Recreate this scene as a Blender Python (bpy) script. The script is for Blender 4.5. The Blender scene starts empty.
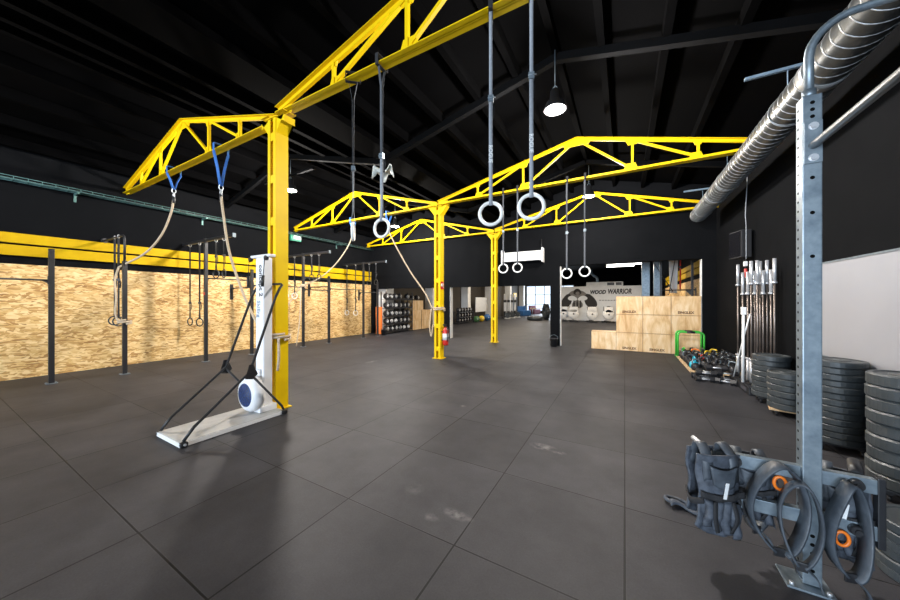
import bpy, bmesh, math, random
from mathutils import Vector, Matrix, Euler
random.seed(7)
C = bpy.context.scene.collection
PI = math.pi
sc = bpy.context.scene

# ------------------------------------------------------------------ materials
def nodes_of(name):
    m = bpy.data.materials.new(name); m.use_nodes = True
    nt = m.node_tree; b = nt.nodes['Principled BSDF']
    return m, nt, b
def N(nt, t, **kw):
    n = nt.nodes.new(t)
    for k, v in kw.items(): setattr(n, k, v)
    return n
def setin(n, **kw):
    for k, v in kw.items():
        n.inputs[k.replace('_', ' ')].default_value = v
def ramp(nt, stops):
    r = N(nt, 'ShaderNodeValToRGB'); e = r.color_ramp.elements
    while len(e) < len(stops): e.new(0.5)
    for el, (p, c) in zip(e, stops):
        el.position = p; el.color = (*c, 1)
    return r
def math_n(nt, op, a, b=None, c=None):
    n = N(nt, 'ShaderNodeMath', operation=op)
    for i, v in enumerate((a, b, c)):
        if v is None: continue
        if isinstance(v, (int, float)): n.inputs[i].default_value = v
        else: nt.links.new(v, n.inputs[i])
    return n.outputs[0]
def pm(name, c1, c2=None, scale=8, rough=.5, metal=0, bump=0, spec=.5, stretch=(1, 1, 1), emit=None, es=0, detail=4):
    m, nt, b = nodes_of(name)
    c2 = c2 or tuple(x*.82 for x in c1)
    tc = N(nt, 'ShaderNodeTexCoord'); mp = N(nt, 'ShaderNodeMapping')
    mp.inputs['Scale'].default_value = stretch
    nt.links.new(tc.outputs['Object'], mp.inputs[0])
    no = N(nt, 'ShaderNodeTexNoise'); setin(no, Scale=scale, Detail=detail, Roughness=.6)
    nt.links.new(mp.outputs[0], no.inputs['Vector'])
    r = ramp(nt, [(.35, c1), (.7, c2)])
    nt.links.new(no.outputs['Fac'], r.inputs[0]); nt.links.new(r.outputs[0], b.inputs['Base Color'])
    b.inputs['Roughness'].default_value = rough; b.inputs['Metallic'].default_value = metal
    b.inputs['Specular IOR Level'].default_value = spec
    if bump:
        bp = N(nt, 'ShaderNodeBump'); bp.inputs['Strength'].default_value = bump; bp.inputs['Distance'].default_value = .01
        nt.links.new(no.outputs['Fac'], bp.inputs['Height']); nt.links.new(bp.outputs[0], b.inputs['Normal'])
    if emit:
        b.inputs['Emission Color'].default_value = (*emit, 1); b.inputs['Emission Strength'].default_value = es
    return m

M = {}
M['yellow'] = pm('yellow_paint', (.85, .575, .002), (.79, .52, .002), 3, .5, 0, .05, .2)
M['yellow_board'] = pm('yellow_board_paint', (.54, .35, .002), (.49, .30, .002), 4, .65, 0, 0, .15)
M['wall'] = pm('charcoal_wall_paint', (.0054, .0058, .0067), (.0042, .0046, .0054), 2.2, .9, 0, .05, .05)
M['wall_brown'] = pm('dark_brown_wall_paint', (.050, .041, .030), (.036, .030, .023), 1.5, .8)
M['ceil'] = pm('black_ceiling_paint', (.0013, .0013, .0015), (.0009, .0009, .001), 1.5, .9, 0, 0, .02)
M['beam'] = pm('dark_grey_beam_paint', (.0038, .004, .0046), (.0028, .003, .0034), 4, .75, 0, 0, .06)
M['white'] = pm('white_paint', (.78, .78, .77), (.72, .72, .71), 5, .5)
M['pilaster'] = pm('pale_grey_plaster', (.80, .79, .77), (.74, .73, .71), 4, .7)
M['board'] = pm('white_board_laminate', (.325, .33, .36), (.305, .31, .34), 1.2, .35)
M['steel'] = pm('galvanized_steel', (.26, .31, .345), (.15, .19, .225), 14, .42, .6, .05)
M['duct'] = pm('galvanized_duct_steel', (.115, .12, .12), (.075, .08, .082), 9, .36, .8, .03)
M['seam'] = pm('bright_duct_seam', (.36, .37, .37), (.28, .29, .30), 9, .4, .6)
M['chrome'] = pm('bright_chrome', (.74, .75, .77), (.60, .61, .64), 20, .32, .55)
M['bar'] = pm('rusty_bar_steel', (.36, .31, .28), (.20, .15, .12), 22, .4, .7, .05, stretch=(1, 1, .25))
M['black'] = pm('black_powder_coat', (.018, .018, .020), (.012, .012, .014), 12, .42)
M['hole'] = pm('black_hole', (.003, .003, .003), (.002, .002, .002), 5, .9, 0, 0, .1)
M['rubber'] = pm('black_bumper_rubber', (.030, .037, .041), (.050, .058, .063), 9, .42, 0, .08)
M['rubber2'] = pm('black_cast_iron', (.016, .016, .018), (.030, .030, .033), 16, .45, .2, .08)
M['nylon'] = pm('dark_blue_grey_nylon', (.075, .088, .112), (.034, .040, .052), 26, .7, 0, .35)
M['leather'] = pm('dark_leather', (.070, .083, .10), (.036, .043, .053), 14, .5, 0, .15)
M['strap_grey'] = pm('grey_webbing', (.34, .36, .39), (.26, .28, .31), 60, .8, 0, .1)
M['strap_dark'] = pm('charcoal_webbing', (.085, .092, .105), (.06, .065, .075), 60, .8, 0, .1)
M['strap_black'] = pm('black_webbing', (.02, .02, .022), (.014, .014, .016), 50, .85)
M['ringwood'] = pm('pale_birch_ring', (.88, .87, .84), (.80, .78, .73), 14, .4)
M['ringblack'] = pm('black_plastic_ring', (.02, .02, .02), (.014, .014, .014), 14, .35)
M['rope'] = pm('pale_hemp_rope', (.62, .50, .36), (.42, .32, .21), 60, .9, 0, .4)
M['blue'] = pm('blue_sling_webbing', (.03, .16, .52), (.02, .11, .38), 30, .7)
M['orange'] = pm('orange_plastic', (.85, .20, .015), (.75, .16, .01), 10, .4)
M['red'] = pm('red_paint', (.62, .03, .02), (.5, .02, .015), 8, .35)
M['green'] = pm('green_powder_coat', (.05, .48, .05), (.04, .38, .04), 8, .4)
M['greendark'] = pm('emergency_green', (.01, .22, .13), (.01, .18, .10), 8, .5)
M['cyan'] = pm('cyan_plastic', (.03, .45, .60), (.02, .36, .5), 8, .4)
M['tray'] = pm('teal_grey_zinc_wire', (.13, .25, .23), (.07, .15, .135), 12, .5, .4)
M['glowlens'] = pm('lamp_lens', (.9, .88, .8), None, 5, .3, emit=(1, .88, .68), es=60)
M['tube'] = pm('lamp_tube', (.9, .9, .9), None, 5, .3, emit=(1, .97, .92), es=9)
M['ink'] = pm('black_ink', (.020, .018, .017), (.045, .04, .037), 14, .8)
M['inkgrey'] = pm('grey_ink', (.26, .24, .22), (.16, .15, .14), 10, .8)
M['brand'] = pm('burnt_wood_mark', (.12, .05, .018), (.08, .035, .012), 20, .8)
M['plywood_dk'] = pm('dark_oak_rail', (.30, .16, .06), (.24, .12, .05), 10, .6)
M['pallet'] = pm('pale_pine', (.66, .47, .27), (.52, .35, .18), 9, .7, 0, .1, stretch=(1, 6, 6))
M['plate_grey'] = pm('pale_grey_deck', (.44, .44, .43), (.36, .36, .35), 9, .45, 0, .05)
M['skiwhite'] = pm('white_machine_shell', (.80, .80, .80), (.74, .74, .75), 5, .35)
M['skiblue'] = pm('blue_mesh_guard', (.02, .06, .22), (.012, .03, .11), 40, .5, 0, .3)
M['textgrey'] = pm('dark_grey_print', (.06, .06, .07), None, 9, .6)
M['purple'] = pm('plum_fabric', (.16, .04, .07), (.10, .03, .05), 12, .8)
M['yellowrub'] = pm('yellow_rubber', (.75, .50, .02), None, 9, .5)
M['greenrub'] = pm('dark_green_rubber', (.06, .16, .05), None, 9, .55)
M['bluerub'] = pm('blue_rubber', (.03, .12, .32), None, 9, .55)
M['plastic_crumple'] = pm('pale_crumpled_sheet', (.62, .66, .64), (.40, .44, .43), 16, .35, 0, .2)
M['screen'] = pm('dark_glass_screen', (.008, .008, .010), (.006, .006, .008), 4, .18)
M['pipe_blue'] = pm('pale_blue_zinc', (.28, .38, .48), (.20, .28, .37), 12, .5, .4)
def glass_mat():
    m, nt, b = nodes_of('window_glass')
    no = N(nt, 'ShaderNodeTexNoise'); setin(no, Scale=2.0)
    r = ramp(nt, [(.3, (.95, .97, 1)), (.7, (.9, .93, .96))]); nt.links.new(no.outputs['Fac'], r.inputs[0])
    tb = N(nt, 'ShaderNodeBsdfTransparent'); gl = N(nt, 'ShaderNodeBsdfGlossy'); gl.inputs['Roughness'].default_value = .02
    mx = N(nt, 'ShaderNodeMixShader'); mx.inputs[0].default_value = .06
    nt.links.new(r.outputs[0], tb.inputs[0]); nt.links.new(tb.outputs[0], mx.inputs[1]); nt.links.new(gl.outputs[0], mx.inputs[2])
    nt.links.new(mx.outputs[0], nt.nodes['Material Output'].inputs[0]); return m
M['glass'] = glass_mat()

def floor_mat():
    m, nt, b = nodes_of('rubber_gym_tiles'); L = nt.links.new
    tc = N(nt, 'ShaderNodeTexCoord'); sp = N(nt, 'ShaderNodeSeparateXYZ'); L(tc.outputs['Object'], sp.inputs[0])
    sx = math_n(nt, 'ADD', sp.outputs[0], 100.0); sy = math_n(nt, 'ADD', sp.outputs[1], 100.17)
    def dist(v): # distance to the nearest seam, in metres (1 m tiles)
        f = math_n(nt, 'FRACT', v); a = math_n(nt, 'SUBTRACT', f, .5); a = math_n(nt, 'ABSOLUTE', a)
        return math_n(nt, 'SUBTRACT', .5, a)
    dx, dy = dist(sx), dist(sy)
    wide = N(nt, 'ShaderNodeTexNoise'); setin(wide, Scale=.7, Detail=2.0); L(tc.outputs['Object'], wide.inputs['Vector'])
    wx = math_n(nt, 'MULTIPLY_ADD', wide.outputs['Fac'], .009, .002)
    wy = math_n(nt, 'MULTIPLY_ADD', wide.outputs['Fac'], .010, .0004)
    seam = math_n(nt, 'MAXIMUM', math_n(nt, 'LESS_THAN', dx, wx), math_n(nt, 'LESS_THAN', dy, wy))
    lip = math_n(nt, 'LESS_THAN', math_n(nt, 'MINIMUM', dx, dy), .010)
    cb = N(nt, 'ShaderNodeCombineXYZ'); L(math_n(nt, 'FLOOR', sx), cb.inputs[0]); L(math_n(nt, 'FLOOR', sy), cb.inputs[1])
    wn = N(nt, 'ShaderNodeTexWhiteNoise'); L(cb.outputs[0], wn.inputs['Vector'])
    n1 = N(nt, 'ShaderNodeTexNoise'); setin(n1, Scale=1.3, Detail=6.0, Roughness=.65); L(tc.outputs['Object'], n1.inputs['Vector'])
    n2 = N(nt, 'ShaderNodeTexNoise'); setin(n2, Scale=90.0, Detail=2.0); L(tc.outputs['Object'], n2.inputs['Vector'])
    r = ramp(nt, [(.3, (.026, .0258, .0300)), (.72, (.054, .0525, .0585))]); L(n1.outputs['Fac'], r.inputs[0])
    v = math_n(nt, 'MULTIPLY_ADD', wn.outputs['Value'], .22, .86)
    v = math_n(nt, 'MULTIPLY', v, math_n(nt, 'MULTIPLY_ADD', n2.outputs['Fac'], .5, .75))
    v = math_n(nt, 'MULTIPLY_ADD', math_n(nt, 'MULTIPLY', lip, v), .30, v)
    v = math_n(nt, 'MULTIPLY', v, math_n(nt, 'MULTIPLY_ADD', seam, -.9, 1.0))
    mx = N(nt, 'ShaderNodeVectorMath', operation='SCALE'); L(r.outputs[0], mx.inputs[0]); L(v, mx.inputs['Scale'])
    # chalk marks at their own places
    col = mx.outputs[0]; chalk = None
    for (x, y, ax, ay, s) in ((-1.13, 2.10, .16, .06, .55), (-1.28, 1.98, .08, .05, .35), (-.80, 3.55, .16, .09, .6), (-.62, 3.5, .10, .05, .4), (-5.9, 6.2, .12, .25, .35), (-2.2, 4.3, .07, .05, .3), (-1.6, 2.2, .1, .1, .15)):
        mp = N(nt, 'ShaderNodeMapping'); mp.vector_type = 'POINT'
        mp.inputs['Location'].default_value = (-x/ax, -y/ay, 0); mp.inputs['Scale'].default_value = (1/ax, 1/ay, 0)
        L(tc.outputs['Object'], mp.inputs[0])
        ln = N(nt, 'ShaderNodeVectorMath', operation='LENGTH'); L(mp.outputs[0], ln.inputs[0])
        k = math_n(nt, 'SUBTRACT', 1.0, ln.outputs['Value']); k = math_n(nt, 'MAXIMUM', k, 0.0)
        k = math_n(nt, 'MULTIPLY', k, s)
        chalk = k if chalk is None else math_n(nt, 'MAXIMUM', chalk, k)
    n3 = N(nt, 'ShaderNodeTexNoise'); setin(n3, Scale=14.0, Detail=5.0); L(tc.outputs['Object'], n3.inputs['Vector'])
    k = math_n(nt, 'MULTIPLY', chalk, math_n(nt, 'SMOOTH_MAX', math_n(nt, 'MULTIPLY_ADD', n3.outputs['Fac'], 4.0, -1.6), 0.0, .1))
    mc = N(nt, 'ShaderNodeMixRGB'); L(k, mc.inputs[0]); L(col, mc.inputs[1]); mc.inputs[2].default_value = (.35, .34, .33, 1)
    L(mc.outputs[0], b.inputs['Base Color'])
    b.inputs['Roughness'].default_value = .58; b.inputs['Specular IOR Level'].default_value = .22
    bp = N(nt, 'ShaderNodeBump'); bp.inputs['Strength'].default_value = .5; bp.inputs['Distance'].default_value = .006
    L(math_n(nt, 'MULTIPLY_ADD', seam, -1.0, math_n(nt, 'MULTIPLY', n2.outputs['Fac'], .12)), bp.inputs['Height']); L(bp.outputs[0], b.inputs['Normal'])
    return m
M['floor'] = floor_mat()

def osb_mat(name):
    m, nt, b = nodes_of(name); L = nt.links.new
    tc = N(nt, 'ShaderNodeTexCoord')
    dn = N(nt, 'ShaderNodeTexNoise'); setin(dn, Scale=5.0, Detail=2.0); L(tc.outputs['Object'], dn.inputs['Vector'])
    layers = []
    for ang, sc_ in ((.35, (1, 10, 34)), (-.5, (1, 9, 30)), (.05, (1, 7, 40))):
        mp = N(nt, 'ShaderNodeMapping'); mp.inputs['Rotation'].default_value = (ang, 0, 0); mp.inputs['Scale'].default_value = sc_
        mp.vector_type = 'TEXTURE' if False else 'POINT'
        ad = N(nt, 'ShaderNodeVectorMath', operation='MULTIPLY_ADD'); L(dn.outputs['Color'], ad.inputs[0]); ad.inputs[1].default_value = (.06, .06, .06)
        # rotate first, then stretch
        rt = N(nt, 'ShaderNodeVectorRotate'); rt.rotation_type = 'X_AXIS'; rt.inputs['Angle'].default_value = ang
        L(tc.outputs['Object'], ad.inputs[2]); L(ad.outputs[0], rt.inputs['Vector'])
        mp.inputs['Rotation'].default_value = (0, 0, 0); L(rt.outputs[0], mp.inputs[0])
        vo = N(nt, 'ShaderNodeTexVoronoi'); setin(vo, Scale=1.0, Randomness=1.0); L(mp.outputs[0], vo.inputs['Vector'])
        sp = N(nt, 'ShaderNodeSeparateColor'); L(vo.outputs['Color'], sp.inputs[0]); layers.append((sp.outputs[0], sp.outputs[1]))
    m1 = N(nt, 'ShaderNodeMix'); m1.data_type = 'FLOAT'
    L(math_n(nt, 'GREATER_THAN', layers[0][1], .5), m1.inputs[0]); L(layers[0][0], m1.inputs[2]); L(layers[1][0], m1.inputs[3])
    m2 = N(nt, 'ShaderNodeMix'); m2.data_type = 'FLOAT'
    L(math_n(nt, 'GREATER_THAN', layers[2][1], .62), m2.inputs[0]); L(m1.outputs[0], m2.inputs[2]); L(layers[2][0], m2.inputs[3])
    n1 = N(nt, 'ShaderNodeTexNoise'); setin(n1, Scale=2.2, Detail=3.0); L(tc.outputs['Object'], n1.inputs['Vector'])
    v = math_n(nt, 'MULTIPLY_ADD', n1.outputs['Fac'], .5, math_n(nt, 'MULTIPLY', m2.outputs[0], .75))
    r = ramp(nt, [(.12, (.20, .085, .020)), (.36, (.46, .25, .075)), (.60, (.66, .42, .155)), (.95, (.82, .60, .30))])
    L(v, r.inputs[0]); L(r.outputs[0], b.inputs['Base Color']); b.inputs['Roughness'].default_value = .6
    return m
M['osb'] = osb_mat('osb_strand_board')

def ply_mat():
    m, nt, b = nodes_of('birch_plywood'); L = nt.links.new
    tc = N(nt, 'ShaderNodeTexCoord'); oi = N(nt, 'ShaderNodeObjectInfo')
    ad = N(nt, 'ShaderNodeVectorMath', operation='ADD'); L(tc.outputs['Object'], ad.inputs[0]); L(oi.outputs['Location'], ad.inputs[1])
    mp = N(nt, 'ShaderNodeMapping'); mp.inputs['Scale'].default_value = (3.2, 3.2, .9); L(ad.outputs[0], mp.inputs[0])
    n1 = N(nt, 'ShaderNodeTexNoise'); setin(n1, Scale=1.7, Detail=5.0, Roughness=.6, Distortion=.7); L(mp.outputs[0], n1.inputs['Vector'])
    mp2 = N(nt, 'ShaderNodeMapping'); mp2.inputs['Scale'].default_value = (60, 60, 4); L(ad.outputs[0], mp2.inputs[0])
    n2 = N(nt, 'ShaderNodeTexNoise'); setin(n2, Scale=1.0, Detail=2.0); L(mp2.outputs[0], n2.inputs['Vector'])
    v = math_n(nt, 'MULTIPLY_ADD', n2.outputs['Fac'], .25, math_n(nt, 'MULTIPLY_ADD', n1.outputs['Fac'], 1.0, -.12))
    r = ramp(nt, [(.3, (.50, .28, .10)), (.48, (.68, .45, .22)), (.7, (.80, .62, .39))])
    L(v, r.inputs[0]); L(r.outputs[0], b.inputs['Base Color']); b.inputs['Roughness'].default_value = .55
    return m
M['ply'] = ply_mat()

# ------------------------------------------------------------------ mesh builder
class MB:
    def __init__(s): s.bm = bmesh.new()
    def box(s, x0, x1, y0, y1, z0, z1):
        vs = [s.bm.verts.new((x, y, z)) for x in (x0, x1) for y in (y0, y1) for z in (z0, z1)]
        for f in ((0, 1, 3, 2), (4, 6, 7, 5), (0, 4, 5, 1), (2, 3, 7, 6), (0, 2, 6, 4), (1, 5, 7, 3)):
            s.bm.faces.new([vs[i] for i in f])
        return s
    def bbox(s, c, d, bev=.01, rot=None):           # bevelled box, centre + size
        t = bmesh.new(); bmesh.ops.create_cube(t, size=1)
        bmesh.ops.scale(t, vec=d, verts=t.verts)
        if bev: bmesh.ops.bevel(t, geom=t.edges[:], offset=bev, segments=2, affect='EDGES', profile=.6)
        if rot: bmesh.ops.rotate(t, cent=(0, 0, 0), matrix=Euler(rot).to_matrix(), verts=t.verts)
        bmesh.ops.translate(t, vec=c, verts=t.verts); return s.merge(t)
    def merge(s, t):
        mp = {v: s.bm.verts.new(v.co) for v in t.verts}
        for f in t.faces:
            nf = s.bm.faces.new([mp[v] for v in f.verts]); nf.smooth = f.smooth
        t.free(); return s
    def frame(s, a, b):
        d = (Vector(b)-Vector(a)).normalized()
        up = Vector((0, 0, 1)) if abs(d.z) < .95 else Vector((1, 0, 0))
        u = d.cross(up).normalized(); return u, u.cross(d).normalized()
    def cyl(s, a, b, r, seg=16, r2=None, caps=True, smooth=True):
        a, b = Vector(a), Vector(b); r2 = r if r2 is None else r2
        u, v = s.frame(a, b)
        A = [s.bm.verts.new(a+(u*math.cos(t)+v*math.sin(t))*r) for t in [2*PI*i/seg for i in range(seg)]]
        B = [s.bm.verts.new(b+(u*math.cos(t)+v*math.sin(t))*r2) for t in [2*PI*i/seg for i in range(seg)]]
        for i in range(seg):
            f = s.bm.faces.new((A[i], A[(i+1) % seg], B[(i+1) % seg], B[i])); f.smooth = smooth
        if caps: s.bm.faces.new(A[::-1]); s.bm.faces.new(B)
        return s
    def tube(s, pts, r, seg=10, closed=False):
        pts = [Vector(p) for p in pts]; n = len(pts); rings = []
        u = None
        for i, p in enumerate(pts):
            d = ((pts[(i+1) % n]-pts[i-1]) if closed else (pts[min(i+1, n-1)]-pts[max(i-1, 0)])).normalized()
            if u is None:
                up = Vector((0, 0, 1)) if abs(d.z) < .9 else Vector((1, 0, 0)); u = d.cross(up).normalized()
            u = (u-d*u.dot(d)).normalized(); v = d.cross(u)
            rr = r[i] if isinstance(r, (list, tuple)) else r
            rings.append([s.bm.verts.new(p+(u*math.cos(2*PI*k/seg)+v*math.sin(2*PI*k/seg))*rr) for k in range(seg)])
        for i in range(n if closed else n-1):
            a, b = rings[i], rings[(i+1) % n]
            for k in range(seg):
                f = s.bm.faces.new((a[k], a[(k+1) % seg], b[(k+1) % seg], b[k])); f.smooth = True
        if not closed: s.bm.faces.new(rings[0][::-1]); s.bm.faces.new(rings[-1])
        return s
    def ribbon(s, pts, wdir, w, th):                 # flat band along pts; wdir = direction of its width
        pts = [Vector(p) for p in pts]; n = len(pts); W = Vector(wdir).normalized(); rows = []
        for i, p in enumerate(pts):
            d = (pts[min(i+1, n-1)]-pts[max(i-1, 0)]).normalized(); nn = d.cross(W).normalized()
            rows.append([s.bm.verts.new(p+W*a*w/2+nn*c*th/2) for a, c in ((-1, -1), (1, -1), (1, 1), (-1, 1))])
        for a, b in zip(rows, rows[1:]):
            for k in range(4):
                f = s.bm.faces.new((a[k], a[(k+1) % 4], b[(k+1) % 4], b[k])); f.smooth = True
        s.bm.faces.new(rows[0][::-1]); s.bm.faces.new(rows[-1]); return s
    def lathe(s, prof, c=(0, 0, 0), seg=24, axis='z'):  # closed by its own profile ends on the axis
        c = Vector(c); rows = []
        for r, h in prof:
            row = []
            for i in range(seg):
                t = 2*PI*i/seg; x, y = r*math.cos(t), r*math.sin(t)
                p = {'z': (x, y, h), 'y': (x, h, -y), 'x': (h, x, y)}[axis]
                row.append(s.bm.verts.new(c+Vector(p)))
            rows.append(row)
        for a, b in zip(rows, rows[1:]):
            for k in range(seg):
                f = s.bm.faces.new((a[k], a[(k+1) % seg], b[(k+1) % seg], b[k])); f.smooth = True
        s.bm.faces.new(rows[0][::-1]); s.bm.faces.new(rows[-1]); return s
    def prism(s, poly, a, b, plane='xz'):            # polygon in a plane, extruded a..b along the third axis
        f3 = {'xz': lambda p, t: (p[0], t, p[1]), 'xy': lambda p, t: (p[0], p[1], t), 'yz': lambda p, t: (t, p[0], p[1])}[plane]
        A = [s.bm.verts.new(f3(p, a)) for p in poly]; B = [s.bm.verts.new(f3(p, b)) for p in poly]
        n = len(poly); s.bm.faces.new(A); s.bm.faces.new(B[::-1])
        for i in range(n): s.bm.faces.new((A[i], B[i], B[(i+1) % n], A[(i+1) % n]))
        return s
    def torus(s, c, R, r, normal='y', seg=28, ss=10, sx=1, sz=1):
        pts = []
        for i in range(seg):
            t = 2*PI*i/seg; a, b = R*math.cos(t)*sx, R*math.sin(t)*sz
            pts.append(Vector(c)+Vector({'y': (a, 0, b), 'x': (0, a, b), 'z': (a, b, 0)}[normal]))
        return s.tube(pts, r, ss, True)
    def sph(s, c, r, seg=16, scale=(1, 1, 1)):
        t = bmesh.new(); bmesh.ops.create_uvsphere(t, u_segments=seg, v_segments=max(6, seg//2), radius=r)
        bmesh.ops.scale(t, vec=scale, verts=t.verts); bmesh.ops.translate(t, vec=c, verts=t.verts)
        for f in t.faces: f.smooth = True
        return s.merge(t)
    def segbox(s, p0, p1, v0, v1, w0, w1):           # bar along an XZ segment; v = Y extent, w = normal extent
        p0, p1 = Vector(p0), Vector(p1); d = (p1-p0).normalized(); V = Vector((0, 1, 0)); W = Vector((-d.z, 0, d.x))
        if W.z < 0: W = -W
        vs = [s.bm.verts.new(p+V*v+W*w) for p in (p0, p1) for v in (v0, v1) for w in (w0, w1)]
        for f in ((0, 1, 3, 2), (4, 6, 7, 5), (0, 4, 5, 1), (2, 3, 7, 6), (0, 2, 6, 4), (1, 5, 7, 3)):
            s.bm.faces.new([vs[i] for i in f])
        return s
    def sheet(s, fn, nu, nv, th):                    # thick sheet from fn(u,v)->point, u,v in 0..1
        P = [[Vector(fn(i/nu, j/nv)) for j in range(nv+1)] for i in range(nu+1)]
        Nn = [[None]*(nv+1) for _ in range(nu+1)]
        for i in range(nu+1):
            for j in range(nv+1):
                a = P[min(i+1, nu)][j]-P[max(i-1, 0)][j]; b = P[i][min(j+1, nv)]-P[i][max(j-1, 0)]
                c = a.cross(b); Nn[i][j] = c.normalized() if c.length > 1e-9 else Vector((0, 1, 0))
        A = [[s.bm.verts.new(P[i][j]+Nn[i][j]*th/2) for j in range(nv+1)] for i in range(nu+1)]
        B = [[s.bm.verts.new(P[i][j]-Nn[i][j]*th/2) for j in range(nv+1)] for i in range(nu+1)]
        def q(a, b, c, d):
            f = s.bm.faces.new((a, b, c, d)); f.smooth = True
        for i in range(nu):
            for j in range(nv):
                q(A[i][j], A[i+1][j], A[i+1][j+1], A[i][j+1]); q(B[i][j+1], B[i+1][j+1], B[i+1][j], B[i][j])
        for i in range(nu):
            q(A[i][0], B[i][0], B[i+1][0], A[i+1][0]); q(A[i+1][nv], B[i+1][nv], B[i][nv], A[i][nv])
        for j in range(nv):
            q(A[0][j+1], B[0][j+1], B[0][j], A[0][j]); q(A[nu][j], B[nu][j], B[nu][j+1], A[nu][j+1])
        return s
    def shift(s, v): bmesh.ops.translate(s.bm, vec=v, verts=s.bm.verts); return s
    def rotz(s, a): bmesh.ops.rotate(s.bm, cent=(0, 0, 0), matrix=Matrix.Rotation(a, 3, 'Z'), verts=s.bm.verts); return s

def build(name, mb, mat, parent=None):
    bmesh.ops.recalc_face_normals(mb.bm, faces=mb.bm.faces)
    me = bpy.data.meshes.new(name); mb.bm.to_mesh(me); mb.bm.free()
    me.materials.append(M[mat] if isinstance(mat, str) else mat)
    o = bpy.data.objects.new(name, me); C.objects.link(o)
    if parent: o.parent = parent
    return o
def tag(o, label, cat, group=None):
    o['label'] = label; o['category'] = cat
    if group: o['group'] = group
    return o
def root(name, label, cat, loc=(0, 0, 0), rz=0, group=None):
    o = bpy.data.objects.new(name, None); C.objects.link(o); o.empty_display_size = .1
    o.location = loc; o.rotation_euler = (0, 0, rz); return tag(o, label, cat, group)
def part(par, name, mb, mat, label=None):
    o = build(name, mb, mat, par)
    if label: o['label'] = label
    return o
def solo(name, label, cat, mb, mat, loc=(0, 0, 0), group=None, rot=None):
    o = build(name, mb, mat); o.location = loc
    if rot: o.rotation_euler = rot
    return tag(o, label, cat, group)
def struct(name, mb, mat, parent=None):
    o = build(name, mb, mat, parent)
    if not parent: o['kind'] = 'structure'
    return o
def dup(o, loc=None, rz=None, label=None, group=None, parent=None, rot=None):
    c = o.copy(); C.objects.link(c)
    if parent: c.parent = parent
    else:
        if loc is not None: c.location = loc
        if rz is not None: c.rotation_euler = (0, 0, rz)
        if rot is not None: c.rotation_euler = rot
        if label: c['label'] = label
        if group: c['group'] = group
    for ch in list(o.children): dup(ch, parent=c)
    return c
def text_mb(txt, size, depth, bold=0, shear=0):      # lettering, lies in local XZ, facing -Y, baseline at z=0, centred in x
    cu = bpy.data.curves.new('lettering', 'FONT'); cu.body = txt; cu.size = size; cu.align_x = 'CENTER'
    cu.extrude = depth; cu.offset = bold; cu.shear = shear; cu.resolution_u = 3
    o = bpy.data.objects.new('lettering', cu); C.objects.link(o)
    dg = bpy.context.evaluated_depsgraph_get(); me = bpy.data.meshes.new_from_object(o.evaluated_get(dg))
    bpy.data.objects.remove(o); mb = MB(); mb.bm.from_mesh(me)
    bmesh.ops.rotate(mb.bm, cent=(0, 0, 0), matrix=Matrix.Rotation(PI/2, 3, 'X'), verts=mb.bm.verts)
    return mb
def arc(c, r, a0, a1, n, plane='xz'):
    out = []
    for i in range(n+1):
        t = a0+(a1-a0)*i/n; a, b = r*math.cos(t), r*math.sin(t)
        out.append(Vector(c)+Vector({'xz': (a, 0, b), 'yz': (0, a, b), 'xy': (a, b, 0)}[plane]))
    return out
def smooth_path(pts, n=8):
    pts = [Vector(p) for p in pts]; P = [pts[0]*2-pts[1]]+pts+[pts[-1]*2-pts[-2]]; out = []
    for i in range(1, len(P)-2):
        p0, p1, p2, p3 = P[i-1:i+3]
        for k in range(n):
            t = k/n
            out.append(.5*((2*p1)+(p2-p0)*t+(2*p0-5*p1+4*p2-p3)*t*t+(3*p1-p0-3*p2+p3)*t**3))
    out.append(pts[-1]); return out
ORD = ['first', 'second', 'third', 'fourth', 'fifth', 'sixth', 'seventh', 'eighth', 'ninth', 'tenth', 'eleventh', 'twelfth', 'thirteenth']

# ------------------------------------------------------------------ the setting
XL, XR, YB = -11.15, 2.32, 11.62          # left wall, right wall, dividing wall
struct('floor', MB().box(-11.6, 4.2, -13.4, 40, -.2, 0), 'floor')
struct('wall_left', MB().box(XL-.25, XL, -13.2, YB, 0, 5.0), 'wall')
wl = bpy.data.objects['wall_left']
part(wl, 'osb_panel', MB().box(XL, XL+.10, -12, 11.56, 0, 2.40), 'osb')
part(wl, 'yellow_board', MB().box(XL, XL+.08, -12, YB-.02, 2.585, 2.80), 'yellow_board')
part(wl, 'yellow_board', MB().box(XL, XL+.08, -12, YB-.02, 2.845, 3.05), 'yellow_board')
wr = struct('wall_right', MB().box(XR, XR+.25, -13.2, YB, 0, 5.0), 'wall')
wb = MB()
wb.box(XL-.25, -10.95, YB, YB+.25, 0, 5.9)
wb.box(-10.95, -2.02, YB, YB+.25, 2.2, 5.9)
wb.box(-7.35, -6.56, YB, YB+.25, 0, 2.2)
wb.box(-2.36, -2.02, YB, YB+.25, 0, 2.2)
wb.box(-2.02, 1.99, YB, YB+.25, 2.88, 5.9)
wb.box(1.99, XR+.25, YB, YB+.25, 0, 5.9)
wb = struct('wall_back', wb, 'wall')
for x0, x1, z1 in ((-6.56, -6.545, 2.2), (-2.02, -2.005, 2.86), (1.975, 1.99, 2.86)):
    part(wb, 'white_jamb', MB().box(x0, x1, YB+.02, YB+.25, 0, z1), 'white')
# unseen front wall, set far back so its open bay casts low daylight
wf = MB()
wf.box(XL-.25, -9.5, -13.4, -13.2, 0, 5.2).box(1.8, XR+.25, -13.4, -13.2, 0, 5.2).box(-9.5, 1.8, -13.4, -13.2, 3.8, 5.2)
struct('wall_front', wf, 'wall')
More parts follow.
